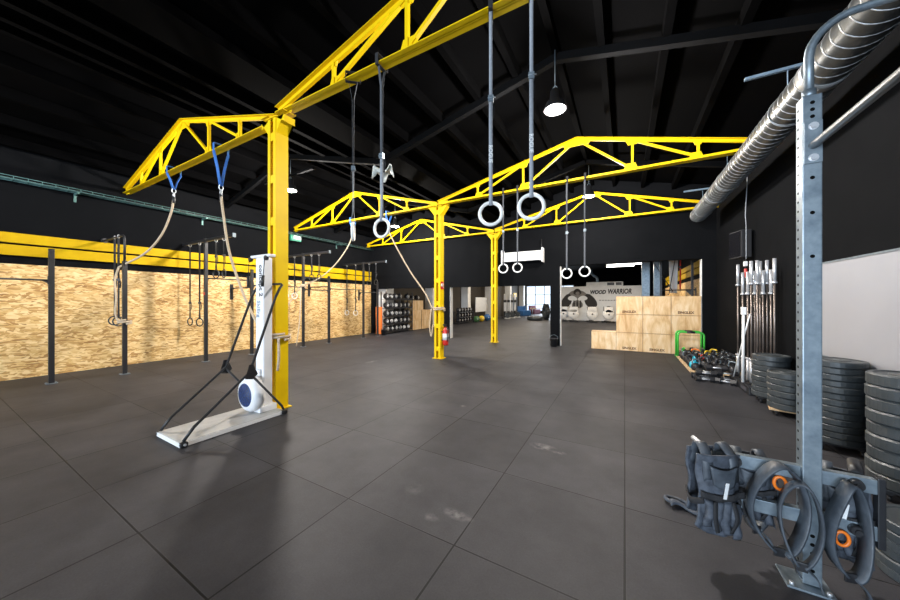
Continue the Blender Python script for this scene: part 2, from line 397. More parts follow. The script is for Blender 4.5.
# pitched roof: two bays
VX, AXL, AXR = -4.62, -7.9, -.95
def roof_z(x):
    if x < VX: f = 1-abs(x-AXL)/(VX-AXL)
    else: f = 1-abs(x-AXR)/(AXR-VX)
    return 4.89+.86*max(f, 0)
cl = MB(); ridge = [XL-.25, AXL, VX, AXR, XR+.25]
cl.prism([(x, roof_z(x)) for x in ridge]+[(x, roof_z(x)+.08) for x in ridge[::-1]], -13.4, YB+.1, 'xz')
cl = struct('ceiling', cl, 'ceil')
for x in (-10.9, -10.2, -9.4, -8.6, -7.9, -7.2, -6.4, -5.6, -3.9, -3.1, -2.3, -1.6, -.95, -.3, .5, 1.3):
    z = roof_z(x)-.02; part(cl, 'purlin', MB().box(x-.05, x+.05, -13, YB, z-.17, z+.02), 'ceil')
part(cl, 'valley_gutter', MB().box(VX-.28, VX+.28, -13, YB, 4.79, 4.91), 'ceil')
for y in (-8, -4, .2, 5.15, 9.45):                               # dark rafters between the yellow trusses
    for a, b in ((XL, AXL), (AXL, VX), (VX, AXR), (AXR, XR)):
        part(cl, 'rafter', MB().segbox((a, y, roof_z(a)-.30), (b, y, roof_z(b)-.30), -.05, .05, 0, .12), 'beam')
# the hall beyond the dividing wall
XB = -10.85
struct('wall_hall_left', MB().box(XB-.3, XB, YB+.25, 39, 0, 5.0), 'wall_brown')
wh = bpy.data.objects['wall_hall_left']
for y in (11.9, 16.1, 21.0, 25.6, 30.9, 35.8):
    part(wh, 'pilaster', MB().bbox((XB+.27, y+.25, 2.45), (.58, .5, 4.9), .01), 'pilaster')
whr = struct('wall_hall_right', MB().box(XR, XR+.25, YB+.25, 39, 0, 5.0), 'wall')
part(whr, 'osb_panel', MB().box(XR-.06, XR, YB+.3, 24, 0, 2.40), 'osb')
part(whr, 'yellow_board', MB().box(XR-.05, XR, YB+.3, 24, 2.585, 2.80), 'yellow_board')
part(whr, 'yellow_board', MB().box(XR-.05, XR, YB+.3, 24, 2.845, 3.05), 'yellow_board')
struct('ceiling_hall', MB().box(-11.6, XR+.25, YB+.1, 39.3, 5.0, 5.15), 'ceil')
we = MB().box(-11.6, -10.8, 38.8, 39, 0, 5).box(-10.8, -5.2, 38.8, 39, 3.4, 5).box(-5.2, XR+.25, 38.8, 39, 0, 5).box(-10.8, -5.2, 38.8, 39, 0, .3)
struct('wall_hall_end', we, 'wall')
w1 = struct('window_1', MB().box(-10.8, -5.2, 38.86, 38.88, .3, 3.4), 'glass')
fr = MB()
for x in (-10.77, -9.7, -8.6, -7.5, -6.35, -5.23): fr.box(x-.04, x+.04, 38.82, 38.95, .3, 3.4)
for z in (.33, 1.1, 2.3, 3.37): fr.box(-10.8, -5.2, 38.83, 38.94, z-.035, z+.035)
part(w1, 'window_frame', fr, 'pilaster')
# partition block with the painted mural
pw = struct('wall_mural', MB().box(-5.0, 1.1, 27.0, 29.0, 0, 2.74), 'white')
def flat(poly, y, name, mat): part(pw, name, MB().prism(poly, y, y-.006, 'xz'), mat)
def ell(cx, cz, rx, rz, n=14, a0=0, rot=0):
    out = []
    for i in range(n):
        t = a0+2*PI*i/n; w = 1+.07*math.sin(3*t+cx)
        x, z = rx*w*math.cos(t), rz*w*math.sin(t)
        out.append((cx+x*math.cos(rot)-z*math.sin(rot), cz+x*math.sin(rot)+z*math.cos(rot)))
    return out
yy = 27.0
flat(ell(-3.35, 2.02, .78, .42), yy, 'painted_shoulders', 'inkgrey')
flat(ell(-4.18, 1.55, .38, .62, rot=-.5), yy-.004, 'painted_arm', 'ink')
flat(ell(-2.38, 1.55, .40, .62, rot=.55), yy-.004, 'painted_arm', 'ink')
flat(ell(-3.35, 2.3, .30, .26), yy-.008, 'painted_head', 'ink')
flat(ell(-3.33, 2.2, .16, .13), yy-.014, 'painted_face', 'inkgrey')
flat(ell(-3.72, 1.78, .36, .2, rot=-.15), yy-.008, 'painted_chest', 'white')
flat(ell(-2.95, 1.78, .36, .2, rot=.15), yy-.008, 'painted_chest', 'white')
flat(ell(-3.35, 1.3, .42, .35), yy-.004, 'painted_belly', 'inkgrey')
for k in range(3):
    flat(ell(-3.6+.25*k, 1.32, .07, .3), yy-.01, 'painted_stripe', 'ink')
def fit(t, w):
    xs_ = [v.co.x for v in t.bm.verts]; k = w/(max(xs_)-min(xs_)); bmesh.ops.scale(t.bm, vec=(k, 1, 1), verts=t.bm.verts); return t
part(pw, 'lettering', fit(text_mb('WOOD', .40, .004, .02, .25), 1.12).shift((-1.86, 26.99, 2.14)), 'ink')
part(pw, 'lettering', fit(text_mb('WARRIOR', .52, .004, .02, .2), 1.6).shift((-.36, 26.99, 2.14)), 'ink')
u = MB()
for i in range(9): u.box(-1.75+.2*i, -1.62+.2*i, 26.985, 27, 1.60, 1.66)
part(pw, 'small_print', u, 'inkgrey')

# ------------------------------------------------------------------ yellow structure
def column(y, label, ht=4.22, x=-4.65):
    r = root('yellow_column', label, 'column', (x, y, 0), 0, 'yellow roof columns')
    for s in (-1, 1):
        m = MB(); a, b = s*.1, s*.088
        m.box(min(a, b), max(a, b), -.1, .1, .012, ht)
        for t in (-1, 1):
            m.box(min(s*.088, s*.035), max(s*.088, s*.035), min(t*.1, t*.09), max(t*.1, t*.09), .012, ht)
        part(r, 'channel', m, 'yellow')
    for t in (-1, 1):
        for k in range(7):
            z = .28+.64*k
            part(r, 'batten', MB().box(-.034, .034, min(t*.096, t*.086), max(t*.096, t*.086), z-.06, z+.06), 'yellow')
    part(r, 'base_plate', MB().box(-.15, .15, -.13, .13, 0, .012), 'yellow')
    for s in (-1, 1):
        part(r, 'head_bracket', MB().prism([(s*.1, ht-.22), (s*.1, ht), (s*.28, 4.29), (s*.28, ht)], -.09, .09, 'xz').box(min(s*.1, s*.28), max(s*.1, s*.28), -.11, .11, ht+.065, ht+.075), 'yellow')
    part(r, 'cap_plate', MB().box(-.14, .14, -.12, .12, ht, ht+.014), 'yellow')
    return r
column(2.86, 'nearest tall yellow steel column, behind the white machine, rope tied round it', 4.39)
column(7.53, 'middle yellow steel column with the red fire extinguisher on its side', 4.26, -4.60)
column(11.42, 'farthest yellow steel column standing in front of the dark dividing wall', x=-4.44)

def truss(x0, xm, x1, y, label, zz):
    r = root('roof_truss', label, 'roof truss', (xm, y, zz), 0, 'yellow roof trusses')
    zb, zt, ze = .0, .92, .06
    def Z(x): return ze+(zt-ze)*((x-x0)/(xm-x0) if x < xm else (x1-x)/(x1-xm))
    def pt(x, z): return (x-xm, 0, z)
    def pair(p0, p1, leg, flip=1):
        m = MB(); g = .007
        if leg < .04:
            return m.segbox(p0, p1, -.022, .022, -leg*.62, leg*.62)
        for s in (-1, 1):
            a, b = s*g, s*(g+.010)
            m.segbox(p0, p1, min(a, b), max(a, b), -leg/2, leg/2)
            a, b = s*g, s*(g+leg)
            w = (-leg/2, -leg/2+.010) if flip > 0 else (leg/2-.010, leg/2)
            m.segbox(p0, p1, min(a, b), max(a, b), *w)
        m.segbox(p0, p1, -g-.001, g+.001, -leg/2-.0005, leg/2+.0005)
        return m
    part(r, 'bottom_chord', pair(pt(x0, .04), pt(x1, .04), .066), 'yellow')
    for a, b in ((x0, xm), (xm, x1)):
        part(r, 'top_chord', pair(pt(a, Z(a)+.03), pt(b, Z(b)+.03), .060, -1), 'yellow')
    def gus(x, z, w, h, up):
        part(r, 'gusset_plate', MB().prism([(x-xm-w, z), (x-xm+w, z), (x-xm+w*.6, z+up*h), (x-xm-w*.6, z+up*h)], -.007, .007, 'xz'), 'yellow')
    for s, xe in ((-1, x0), (1, x1)):
        n1 = xe+(xm-xe)/3; n2 = xe+(xm-xe)*2/3
        part(r, 'post', pair(pt(n1, .06), pt(n1, Z(n1)+.02), .034), 'yellow')
        part(r, 'post', pair(pt(n2, .06), pt(n2, Z(n2)+.02), .034), 'yellow')
        part(r, 'diagonal', pair(pt(n1-s*.06, .10), pt(n2+s*.04, Z(n2)), .034), 'yellow')
        part(r, 'diagonal', pair(pt(n2-s*.06, .10), pt(xm+s*.06, zt-.03), .034), 'yellow')
        gus(n1-s*.03, .03, .12, .13, 1); gus(n2-s*.03, .03, .14, .15, 1); gus(n2, Z(n2)+.04, .13, .11, -1)
        gus(n1, Z(n1)+.04, .08, .09, -1)
    part(r, 'gusset_plate', MB().prism([(-.26, zt-.12), (.26, zt-.12), (.3, zt-.01), (0, zt+.06), (-.3, zt-.01)], -.007, .007, 'xz'), 'yellow')
    for xe, d in ((x0-xm, .3), (x1-xm, -.3)):
        part(r, 'end_plate', MB().prism([(xe, -.02), (xe+d, -.02), (xe+d, .1), (xe, .1)], -.006, .006, 'xz'), 'yellow')
    return r
TZ = {2.86: 4.47, 7.53: 4.34, 11.42: 4.30}
for y, la, lb in ((2.86, 'nearest yellow roof truss by the timber-clad wall, two blue slings on it', 'nearest yellow roof truss, cut off by the top of the picture'),
                  (7.53, 'middle yellow roof truss by the timber-clad wall, with two blue slings', 'middle yellow roof truss running behind the brightest lamp to the spiral duct'),
                  (11.42, 'farthest small yellow roof truss by the timber-clad wall, without slings', 'farthest yellow roof truss, close along the dark dividing wall')):
    v = -4.42 if y > 11 else VX; truss(XL-.12, AXL, v-.04, y, la, TZ[y]-(.10 if y < 3 else .03)); truss(v, AXR, XR, y, lb, TZ[y])

# ------------------------------------------------------------------ lamps
def lamp(x, y, z, label, bar=False, e=1):
    r = root('high_bay_lamp', label, 'lamp', (x, y, z), 0, 'hanging high bay lamps')
    part(r, 'housing', MB().lathe([(.02, .30), (.07, .30), (.08, .16), (.13, .12), (.17, .02), (.17, -.0), (.15, .0), (.12, .09), (.02, .10)]), 'black')
    part(r, 'lens', MB().lathe([(.005, .035), (.11, .03), (.145, .008), (.13, -.008), (.005, -.022)]), 'glowlens')
    part(r, 'hook', MB().torus((0, 0, .335), .035, .007, 'y', 14, 6), 'steel')
    zc = roof_z(x)-.18-z
    part(r, 'chain', MB().cyl((0, 0, .36), (0, 0, zc), .008, 8), 'steel')
    if bar: part(r, 'support_bar', MB().box(-1.2, .95, -.03, .03, .38, .43), 'beam')
    l = bpy.data.lights.new('lamp_glow', 'POINT'); l.energy = LAMP_W*e; l.color = (1, .945, .89); l.shadow_soft_size = .15
    lo = bpy.data.objects.new('lamp_glow', l); C.objects.link(lo); lo.parent = r; lo.location = (0, 0, -.13)
LAMP_W = 620
lamp(-.95, 5.03, 4.62, 'brightest hanging lamp, high in front of the middle truss near its ridge', e=1.3)
lamp(-.90, 9.7, 4.62, 'small glowing lamp hanging before the ridge of the farthest truss', e=.85)
lamp(-7.9, 5.2, 4.62, 'hanging lamp glowing just right of the nearest yellow column', True, 1.6)
lamp(-7.9, 9.6, 4.55, 'small hanging lamp glowing beside the pale ring under the middle truss', e=1.5)
lamp(-.95, -2.5, 4.62, 'hanging lamp on the near side of the hall, above the viewer', e=.12)
lamp(-7.9, -.6, 4.62, 'hanging lamp on the near side of the hall, over the timber-clad wall end', e=.55)
def linear(x, y, z, ln, label, w, along='x'):
    r = root('strip_light', label, 'lamp', (x, y, z), 0 if along == 'x' else PI/2, 'strip lights of the far hall')
    part(r, 'tray', MB().bbox((0, 0, .05), (ln, .16, .06), .01), 'white')
    part(r, 'tube', MB().cyl((-ln/2+.05, 0, 0), (ln/2-.05, 0, 0), .025, 10), 'tube')
    for s in (-1, 1): part(r, 'hanger', MB().cyl((s*ln*.35, 0, .08), (s*ln*.35, 0, 5.0-z), .006, 6), 'steel')
    l = bpy.data.lights.new('strip_glow', 'AREA'); l.shape = 'RECTANGLE'; l.size = ln; l.size_y = .15; l.energy = w; l.color = (1, .86, .68)
    lo = bpy.data.objects.new('strip_glow', l); C.objects.link(lo); lo.parent = r; lo.location = (0, 0, -.04)
linear(0, 17.0, 3.36, 1.6, 'strip light of the far hall seen over the pale boxes, nearest one', 170)
linear(-.25, 22.0, 3.75, 1.6, 'strip light hanging far back in front of the mural', 250)
linear(-6.5, 15.5, 4.3, 1.6, 'strip light above the ball rack side of the far hall', 200)
linear(-7.0, 22.0, 4.3, 1.6, 'strip light above the white notice board side of the far hall', 230)
linear(-7.5, 30.0, 4.3, 1.6, 'strip light near the far windows', 260)

# ------------------------------------------------------------------ spiral duct, hangers, cable tray
r = root('spiral_duct', 'long round galvanized spiral ventilation duct along the dark wall', 'duct', (1.78, 10.9, 4.0))
R = .19
part(r, 'duct_tube', MB().cyl((0, 0, 0), (0, -16.5, 0), R, 40, caps=False).lathe([(.005, .03), (.12, .025), (R, 0)], (0, 0, 0), 40, 'y'), 'duct')
pts = []; pitch = .135; n = int(16.4/pitch*20)
for i in range(n):
    t = 2*PI*i/20; pts.append((R*1.004*math.cos(t), -.02-pitch*i/20, R*1.004*math.sin(t)))
part(r, 'spiral_seam', MB().tube(pts, .0055, 5), 'seam')
for y in (-1.9, -6.2): part(r, 'coupling', MB().cyl((0, y, 0), (0, y-.14, 0), R+.008, 40), 'seam')
for y, lb in ((10.2, 'farthest'), (8.0, 'second farthest'), (5.4, 'nearest')):
    q = root('duct_hanger', lb + ' pale blue strut bracket with rod holding the spiral duct', 'hanger', (1.78, y, 4.2), 0, 'duct hanger struts')
    part(q, 'strut', MB().box(-.42, XR-1.78, -.02, .02, .30, .335), 'pipe_blue')
    part(q, 'rod', MB().cyl((-.02, 0, .0), (-.02, 0, .30), .006, 8), 'pipe_blue')
    part(q, 'clamp', MB().torus((0, 0, -.2), R+.008, .006, 'y', 32, 6), 'seam')
r = root('cable_tray', 'long teal grey wire cable tray high along the timber-clad wall', 'cable tray', (XL+.18, 3, 4.12))
m = MB()
for x, z in ((-.1, 0), (.1, 0), (-.1, .06), (.1, .06), (0, 0)): m.cyl((x, -4.4, z), (x, 8.55, z), .007, 6)
part(r, 'side_wire', m, 'tray')
for i in range(70):
    y = -4.2+.18*i; part(r, 'cross_wire', MB().tube([(-.1, y, .06), (-.1, y, 0), (.1, y, 0), (.1, y, .06)], .006, 5), 'tray')
for y in (-3.5, -1, 1.5, 4, 6.5): part(r, 'wall_bracket', MB().box(-.18, .12, y-.02, y+.02, -.05, -.01).box(-.18, -.16, y-.02, y+.02, -.2, -.01), 'tray')
m = MB()
for k in range(3):
    m.tube(smooth_path([(-.05+.05*k, -4.3+2*i, .02+.01*math.sin(i*2+k)) for i in range(7)], 4), .012, 6)
part(r, 'cable', m, 'black')
r = root('exit_sign', 'small green and white emergency sign box under the end of the middle truss', 'sign', (XL+.30, 7.35, 3.98))
part(r, 'sign_box', MB().bbox((0, 0, 0), (.09, .42, .22), .01), 'greendark')
part(r, 'sign_face', MB().box(.045, .048, -.10, .19, -.03, .09), 'white')
part(r, 'sign_bracket', MB().box(-.30, -.04, -.02, .02, -.02, .02), 'steel')

# small crumpled sheet on the valley joint
m = MB()
def crump(u, v):
    a = u*2*PI; rr = .04+.17*v
    return (rr*math.cos(a)*1.25, rr*math.sin(a)*.9, -.06+.10*math.sin(a*4+3*v)*v-.04*math.sin(a*7)*v+.06*(1-v))
m.sheet(crump, 36, 5, .006)
solo('plastic_sheet', 'small crumpled pale sheet wrapped on the dark roof valley joint', 'plastic sheet', m, 'plastic_crumple', (-4.53, 5.1, 4.44))

# ------------------------------------------------------------------ wall unit, board, monitor
r = root('air_curtain', 'white wall-mounted air unit high on the dark dividing wall', 'air conditioner', (-3.35, YB, 3.03))
part(r, 'casing', MB().bbox((0, -.17, .24), (1.5, .30, .36), .05), 'white')
part(r, 'grille', MB().box(-.66, .66, -.30, -.06, .055, .062), 'beam')
m = MB()
for i in range(4): m.box(-.68, .68, -.325, -.318, .14+.05*i, .15+.05*i)
part(r, 'louvre', m, 'pilaster')
for s in (-1, 1): part(r, 'end_bracket', MB().box(s*.76-.02, s*.76+.02, -.30, 0, .0, .52), 'pilaster')
part(r, 'pipe', MB().cyl((.70, -.08, .42), (.70, -.08, .85), .012, 8), 'black')
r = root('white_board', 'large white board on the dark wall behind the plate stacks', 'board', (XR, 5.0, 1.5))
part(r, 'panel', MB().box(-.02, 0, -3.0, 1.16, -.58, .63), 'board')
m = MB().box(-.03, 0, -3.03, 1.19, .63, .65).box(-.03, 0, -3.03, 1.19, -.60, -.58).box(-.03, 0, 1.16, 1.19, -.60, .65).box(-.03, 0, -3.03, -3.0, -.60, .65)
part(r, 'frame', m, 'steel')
r = root('wall_monitor', 'small black monitor hung on the dark wall above the barbells', 'monitor', (XR, 8.85, 2.83))
part(r, 'screen_case', MB().bbox((-.17, -.02, .0), (.18, .46, .58), .02, (0, 0, .22)), 'strap_black')
part(r, 'screen', MB().bbox((-.2585, -.040, .0), (.006, .42, .53), .002, (0, 0, .22)), 'screen')
part(r, 'wall_arm', MB().cyl((0, .05, .0), (-.12, 0, .0), .03, 10).box(-.02, 0, -.06, .16, -.12, .12), 'black')
part(r, 'cable', MB().tube(smooth_path([(-.16, -.37, -.34), (-.16, -.37, .3), (-.14, -.25, .6), (-.08, -.1, 1.2), (-.04, 0, 1.85)], 5), .008, 6), 'strap_grey')
r = root('adjuster_tag', 'small white plug with a red tag hanging under the black monitor', 'tag', (2.15, 8.48, 2.10))
part(r, 'white_plug', MB().bbox((0, 0, .29), (.06, .06, .10), .01), 'white')
part(r, 'red_tag', MB().bbox((0, 0, .1), (.03, .09, .18), .008), 'red')
part(r, 'cord', MB().cyl((0, 0, .1), (0, 0, .40), .006, 6), 'black')

# ------------------------------------------------------------------ gym rings
def ring(x, y, z, ztop, rz, label, group, wood=True, R=.108, rr=.0175, grey=True, buckle=.5, txt=False, kink=False, loop='chord'):
    r = root('gym_ring', label, 'gym ring', (x, y, z), rz, group)
    part(r, 'ring', MB().torus((0, 0, 0), R, rr, 'y', 32, 12), 'ringwood' if wood else 'ringblack')
    H = ztop-z
    m = MB()
    for s in (-1, 1):
        yo = s*(.007 if grey else .006)
        a = [(0, yo*2.2, R-rr-.004), (0, yo*2.6, R+rr+.02), (0, yo, R+.16), (0, yo, H*buckle)]
        m.ribbon(a, (1, 0, 0), .036 if grey else .03, .003)
    m.ribbon([(0, -.016, R-rr-.004), (0, 0, R-rr-.009), (0, .016, R-rr-.004)], (1, 0, 0), .036, .003)
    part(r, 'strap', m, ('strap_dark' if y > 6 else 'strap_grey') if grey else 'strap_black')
    m = MB()
    for s in (-1, 1): m.ribbon([(0, s*.007, H*buckle), (0, s*.012, H-.22), (0, s*(.055 if loop == 'chord' else .012), H)], (1, 0, 0), .032, .003)
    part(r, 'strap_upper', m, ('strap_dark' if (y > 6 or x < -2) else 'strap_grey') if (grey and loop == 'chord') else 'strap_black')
    m = MB().box(-.026, .026, -.022, .022, H*buckle-.03, H*buckle+.03).cyl((-.03, -.024, H*buckle), (.045, -.024, H*buckle), .006, 8)
    part(r, 'buckle', m, 'black' if not grey else 'steel')
    if not txt or True:
        t = MB().ribbon([(.012, .024, H*buckle), (.022, .03, H*buckle-.08), (.014, .026, H*buckle-.19)], (1, 0, 0), .026, .003)
        part(r, 'strap_tail', t, 'strap_black')
    if loop == 'chord':
        m = MB()
        m.box(-.022, .022, -.095, -.088, H-.0, H+.12).box(-.022, .022, .088, .095, H, H+.12).box(-.022, .022, -.095, .095, H-.006, H).box(-.022, .022, -.095, .095, H+.12, H+.125)
        part(r, 'strap_loop', m, 'strap_black')
    else:
        part(r, 'carabiner', MB().torus((0, 0, H+.035), .032, .007, 'x', 14, 6, 1, 1.3), 'chrome')
    if txt:
        t = text_mb('ROGUE', .052, .0012, .001)
        bmesh.ops.rotate(t.bm, cent=(0, 0, 0), matrix=Matrix.Rotation(PI/2, 3, 'Y'), verts=t.bm.verts)
        t.shift((-.018, -.0105, H*.30)); part(r, 'lettering', t, 'white')
    return r
G1 = 'pale rings under the nearest truss'
ring(-1.15, 2.86, 2.50, 4.45, .35, 'pale gym ring, left one of the big pair below the bright lamp', G1, buckle=.58, txt=True)
ring(-.75, 2.86, 2.51, 4.45, .30, 'pale gym ring, right one of the big pair below the bright lamp', G1, R=.112, buckle=.62, txt=True)
ring(-3.04, 2.86, 2.53, 4.45, 2.28, 'pale gym ring seen nearly edge-on right of the nearest column', G1, buckle=.42)
ring(-2.56, 2.86, 2.52, 4.45, .05, 'pale gym ring facing the room beside the edge-on ring, right of the nearest column', G1, buckle=.45)
G2 = 'pale rings under the middle truss'
ring(-2.69, 7.53, 2.45, 4.34, .3, 'small pale gym ring below the white air unit, beside the farthest column', G2, buckle=.5)
ring(-2.32, 7.53, 2.45, 4.34, .25, 'small pale gym ring below the white air unit, away from the farthest column', G2, buckle=.5)
ring(-1.16, 7.53, 2.26, 4.34, .25, 'small pale gym ring before the mural opening, nearer the dark pier', G2, buckle=.45)
ring(-.78, 7.53, 2.29, 4.34, .2, 'small pale gym ring before the mural opening, nearer the plywood boxes', G2, buckle=.45)

# ------------------------------------------------------------------ climbing ropes
def rope(sling, pts, label, wraps, hang=None):
    sx, sy, sz = sling
    r = root('climbing_rope', label, 'climbing rope', sling, 0, 'climbing ropes on blue slings')
    def L(p): return Vector(p)-Vector(sling)
    sl = MB()
    sl.box(-.03, .03, -.12, -.113, -.02, .13).box(-.03, .03, .113, .12, -.02, .13).box(-.03, .03, -.12, .12, .125, .132)
    e = L(pts[0])
    for s in (-1, 1):
        sl.ribbon([(.0, s*.116, -.015), (e.x*.5, s*.055+e.y*.5, e.z*.5), (e.x, s*.01+e.y, e.z)], (1, .2, 0), .065, .008)
    part(r, 'sling', sl, 'blue')
    part(r, 'shackle', MB().torus(tuple(e+Vector((0, 0, -.03))), .035, .009, 'x', 14, 6, 1, 1.4).torus(tuple(e+Vector((0, 0, -.12))), .035, .009, 'y', 14, 6, 1, 1.5), 'chrome')
    p = [L(q) for q in pts]; p[0] = e+Vector((0, 0, -.17))
    part(r, 'rope_length', MB().tube(smooth_path(p, 8), .020, 10), 'rope')
    part(r, 'thimble', MB().cyl(tuple(p[0]+Vector((0, 0, .02))), tuple(p[0]-Vector((0, 0, .12))), .026, 10), 'black')
    for (cx, cy, cz, R, n) in wraps:
        w = []
        for i in range(n*16+1):
            t = 2*PI*i/16; w.append(L((cx+R*math.cos(t), cy+R*math.sin(t), cz+.045*i/16)))
        part(r, 'wrap', MB().tube(w, .02, 8), 'rope')
    for h in (hang or []): part(r, 'loose_end', MB().tube(smooth_path([L(q) for q in h], 6), .019, 8), 'rope')
    return r
LX = -9.87     # the line of rig posts along the timber-clad wall
rope((-8.35, 2.86, 4.33), [(-8.35, 2.86, 4.0), (-8.44, 2.84, 3.5), (-8.75, 2.78, 3.05), (-9.25, 2.66, 2.68), (LX+.02, 2.40, 2.38)],
     'climbing rope on a blue sling swung over to the bent-topped post', [(LX+.16, 2.46, 1.12, .105, 2)],
     [[(LX+.02, 2.40, 2.38), (LX-.06, 2.36, 2.1), (LX-.02, 2.37, 1.7), (LX+.06, 2.34, 1.35), (LX+.12, 2.38, 1.16)]])
rope((-6.38, 2.86, 4.33), [(-6.38, 2.86, 3.72), (-6.30, 2.86, 3.2), (-6.05, 2.84, 2.5), (-5.55, 2.80, 1.8), (-5.1, 2.76, 1.35), (-4.78, 2.74, 1.12)],
     'climbing rope on a blue sling drawn down and wrapped round the nearest yellow column', [(-4.65, 2.86, 1.05, .165, 2)],
     [[(-4.51, 2.78, 1.08), (-4.47, 2.76, .8), (-4.50, 2.76, .6)], [(-4.8, 2.735, 1.06), (-4.77, 2.73, .75), (-4.76, 2.72, .62), (-4.73, 2.73, .8)]])
rope((-8.03, 7.53, 4.29), [(-8.03, 7.53, 4.0), (-8.25, 7.48, 3.4), (-8.7, 7.35, 2.85), (-9.25, 7.15, 2.4), (LX+.06, 6.93, 2.17)],
     'climbing rope on a blue sling of the middle truss, tied to a tall rig post', [(LX, 6.98, 2.1, .085, 2)],
     [[(LX-.07, 6.92, 2.12), (LX-.35, 6.6, 1.4), (LX-.55, 6.4, .75)], [(LX+.02, 6.88, 2.1), (LX-.02, 6.86, 1.0), (LX-.12, 6.8, .04)]])
rope((-6.46, 7.53, 4.29), [(-6.46, 7.53, 4.0), (-6.15, 7.53, 3.3), (-5.6, 7.52, 2.5), (-5.05, 7.49, 1.85), (-4.75, 7.42, 1.4)],
     'pale climbing rope slanting from the middle truss to the middle column', [(-4.60, 7.53, 1.35, .165, 2)],
     [[(-4.8, 7.43, 1.4), (-4.83, 7.40, .9), (-4.78, 7.40, .62), (-4.72, 7.40, .95)]])

# ------------------------------------------------------------------ rig along the timber-clad wall
def rig_post(y, h, label, arm=None, hook=False, x=LX):
    r = root('rig_post', label, 'rig post', (x, y, 0), 0, 'black rig posts along the timber wall')
    part(r, 'upright', MB().bbox((0, 0, .006+h/2), (.075, .075, h-.012), .006), 'black')
    part(r, 'foot_plate', MB().bbox((0, 0, .006), (.15, .15, .012), .002), 'steel')
    m = MB()
    for s in (-1, 1):
        for t in (-1, 1): m.cyl((s*.058, t*.058, .012), (s*.058, t*.058, .026), .011, 6)
    part(r, 'bolt', m, 'steel')
    m = MB()
    for i in range(int((h-.3)/.1)):
        z = .2+.1*i; m.cyl((0, -.0382, z), (0, -.0368, z), .010, 8)
    part(r, 'hole_row', m, 'hole')
    if arm:
        part(r, 'cantilever_arm', MB().bbox(((arm[0]+arm[1])/2-x, 0, h-.055), (arm[1]-arm[0], .06, .07), .005), 'black')
        part(r, 'end_cap', MB().bbox((arm[1]-x+.006, 0, h-.055), (.012, .075, .1), .003), 'steel')
    return r
def pull_bar(y0, y1, z, label, x=LX):
    r = root('pull_up_bar', label, 'pull-up bar', (x, y0, z), 0, 'black pull-up bars of the rig')
    d = y1-y0
    part(r, 'bar', MB().cyl((0, .006, 0), (0, d-.006, 0), .017, 12), 'black')
    for yy, s in ((0, 1), (d, -1)):
        part(r, 'end_bracket', MB().bbox((0, yy+s*.004, 0), (.07, .008, .16), .002).prism([(yy, -.01), (yy, -.07), (yy+s*.09, -.01)], -.006, .006, 'yz'), 'black')
    return r
def wall_bar(y, z, x0, label, x=LX):
    r = root('wall_bar', label, 'pull-up bar', (x0, y, z), 0, 'short bars tying the rig to the wall')
    part(r, 'bar', MB().cyl((.012, 0, 0), (x-.0375-x0, 0, 0), .019, 12), 'black')
    part(r, 'wall_plate', MB().bbox((.006, 0, -.12), (.012, .10, .5), .003), 'black')
    part(r, 'bracket', MB().prism([(.012, -.01), (.012, -.15), (.16, -.01)], -.008, .008, 'xz').shift((0, y*0, 0)), 'black')
    return r
xo = XL+.10
rig_post(1.47, 2.66, 'short black rig post nearest the viewer, standing alone before the timber wall')
p2 = rig_post(2.46, 2.52, 'black rig post with a bent tube arm on top, pale rope coiled on it', x=LX+.16)
part(p2, 'bent_tube', MB().tube([(0, 0, 2.5), (0, 0, 2.95)]+[tuple(v) for v in arc((-.12, 0, 2.98), .12, 0, PI/2, 6)]+[(-.6, 0, 3.1), (-1.37, 0, 3.1)], .022, 10), 'rubber2')
part(p2, 'wall_flange', MB().cyl((-1.435, 0, 3.1), (-1.36, 0, 3.1), .06, 14), 'rubber2')
rig_post(4.03, 3.30, 'tall black rig post with a red mark, left of the white tower', (XL+.02, -8.36), x=LX+.08)
part(bpy.data.objects['rig_post.002'], 'red_mark', MB().box(-.039, .039, -.0395, -.0376, 1.78, 1.86), 'red')
rig_post(5.25, 2.58, 'short black rig post seen just behind the white tower')
rig_post(6.98, 3.30, 'tall black rig post right of the nearest column with pale rope tied to it', (XL+.02, -8.5))
rig_post(8.07, 2.56, 'short black rig post between the two far tall posts')
rig_post(9.87, 3.30, 'tall black rig post near the timber wall end, carrying a ring arm', (XL+.02, -8.6))
rig_post(10.75, 2.46, 'short black rig post at the far end of the rig, by the ball rack')
pull_bar(-1.2, 1.47-.0375, 2.04, 'pull-up bar running out of the picture from the nearest short post')
pull_bar(4.03+.0375, 5.25-.0375, 2.24, 'pull-up bar left of the white tower, between tall and short posts')
pull_bar(5.25+.0375, 6.98-.0375, 2.10, 'pull-up bar partly hidden by the nearest yellow column')
pull_bar(6.98+.0375, 8.07-.0375, 2.02, 'pull-up bar between the rope-tied tall post and the short post')
pull_bar(8.07+.0375, 9.87-.0375, 2.08, 'pull-up bar right before the last tall post of the rig')
pull_bar(6.98+.0375, 8.07-.0375, 2.44, 'upper rail over the pull-up bar by the rope-tied tall post')
wall_bar(5.25, 2.03, xo, 'short black bar bolted to the timber wall behind the white tower')
wall_bar(8.07, 2.16, xo, 'short black bar bolted to the timber wall behind the far short post')
wall_bar(10.75, 2.00, xo, 'short black bar bolted to the timber wall at its far end')
GR = 'black training rings hanging on the rig'
ring(-10.36, 2.46, 1.17, 3.07, 1.1, 'black gym ring hanging beside the coiled rope, farther from its post', GR, False, .10, .014, False, .5, loop='c')
ring(-10.10, 2.46, 1.16, 3.07, .9, 'black gym ring hanging beside the coiled rope, next to its post', GR, False, .10, .014, False, .5, loop='c')
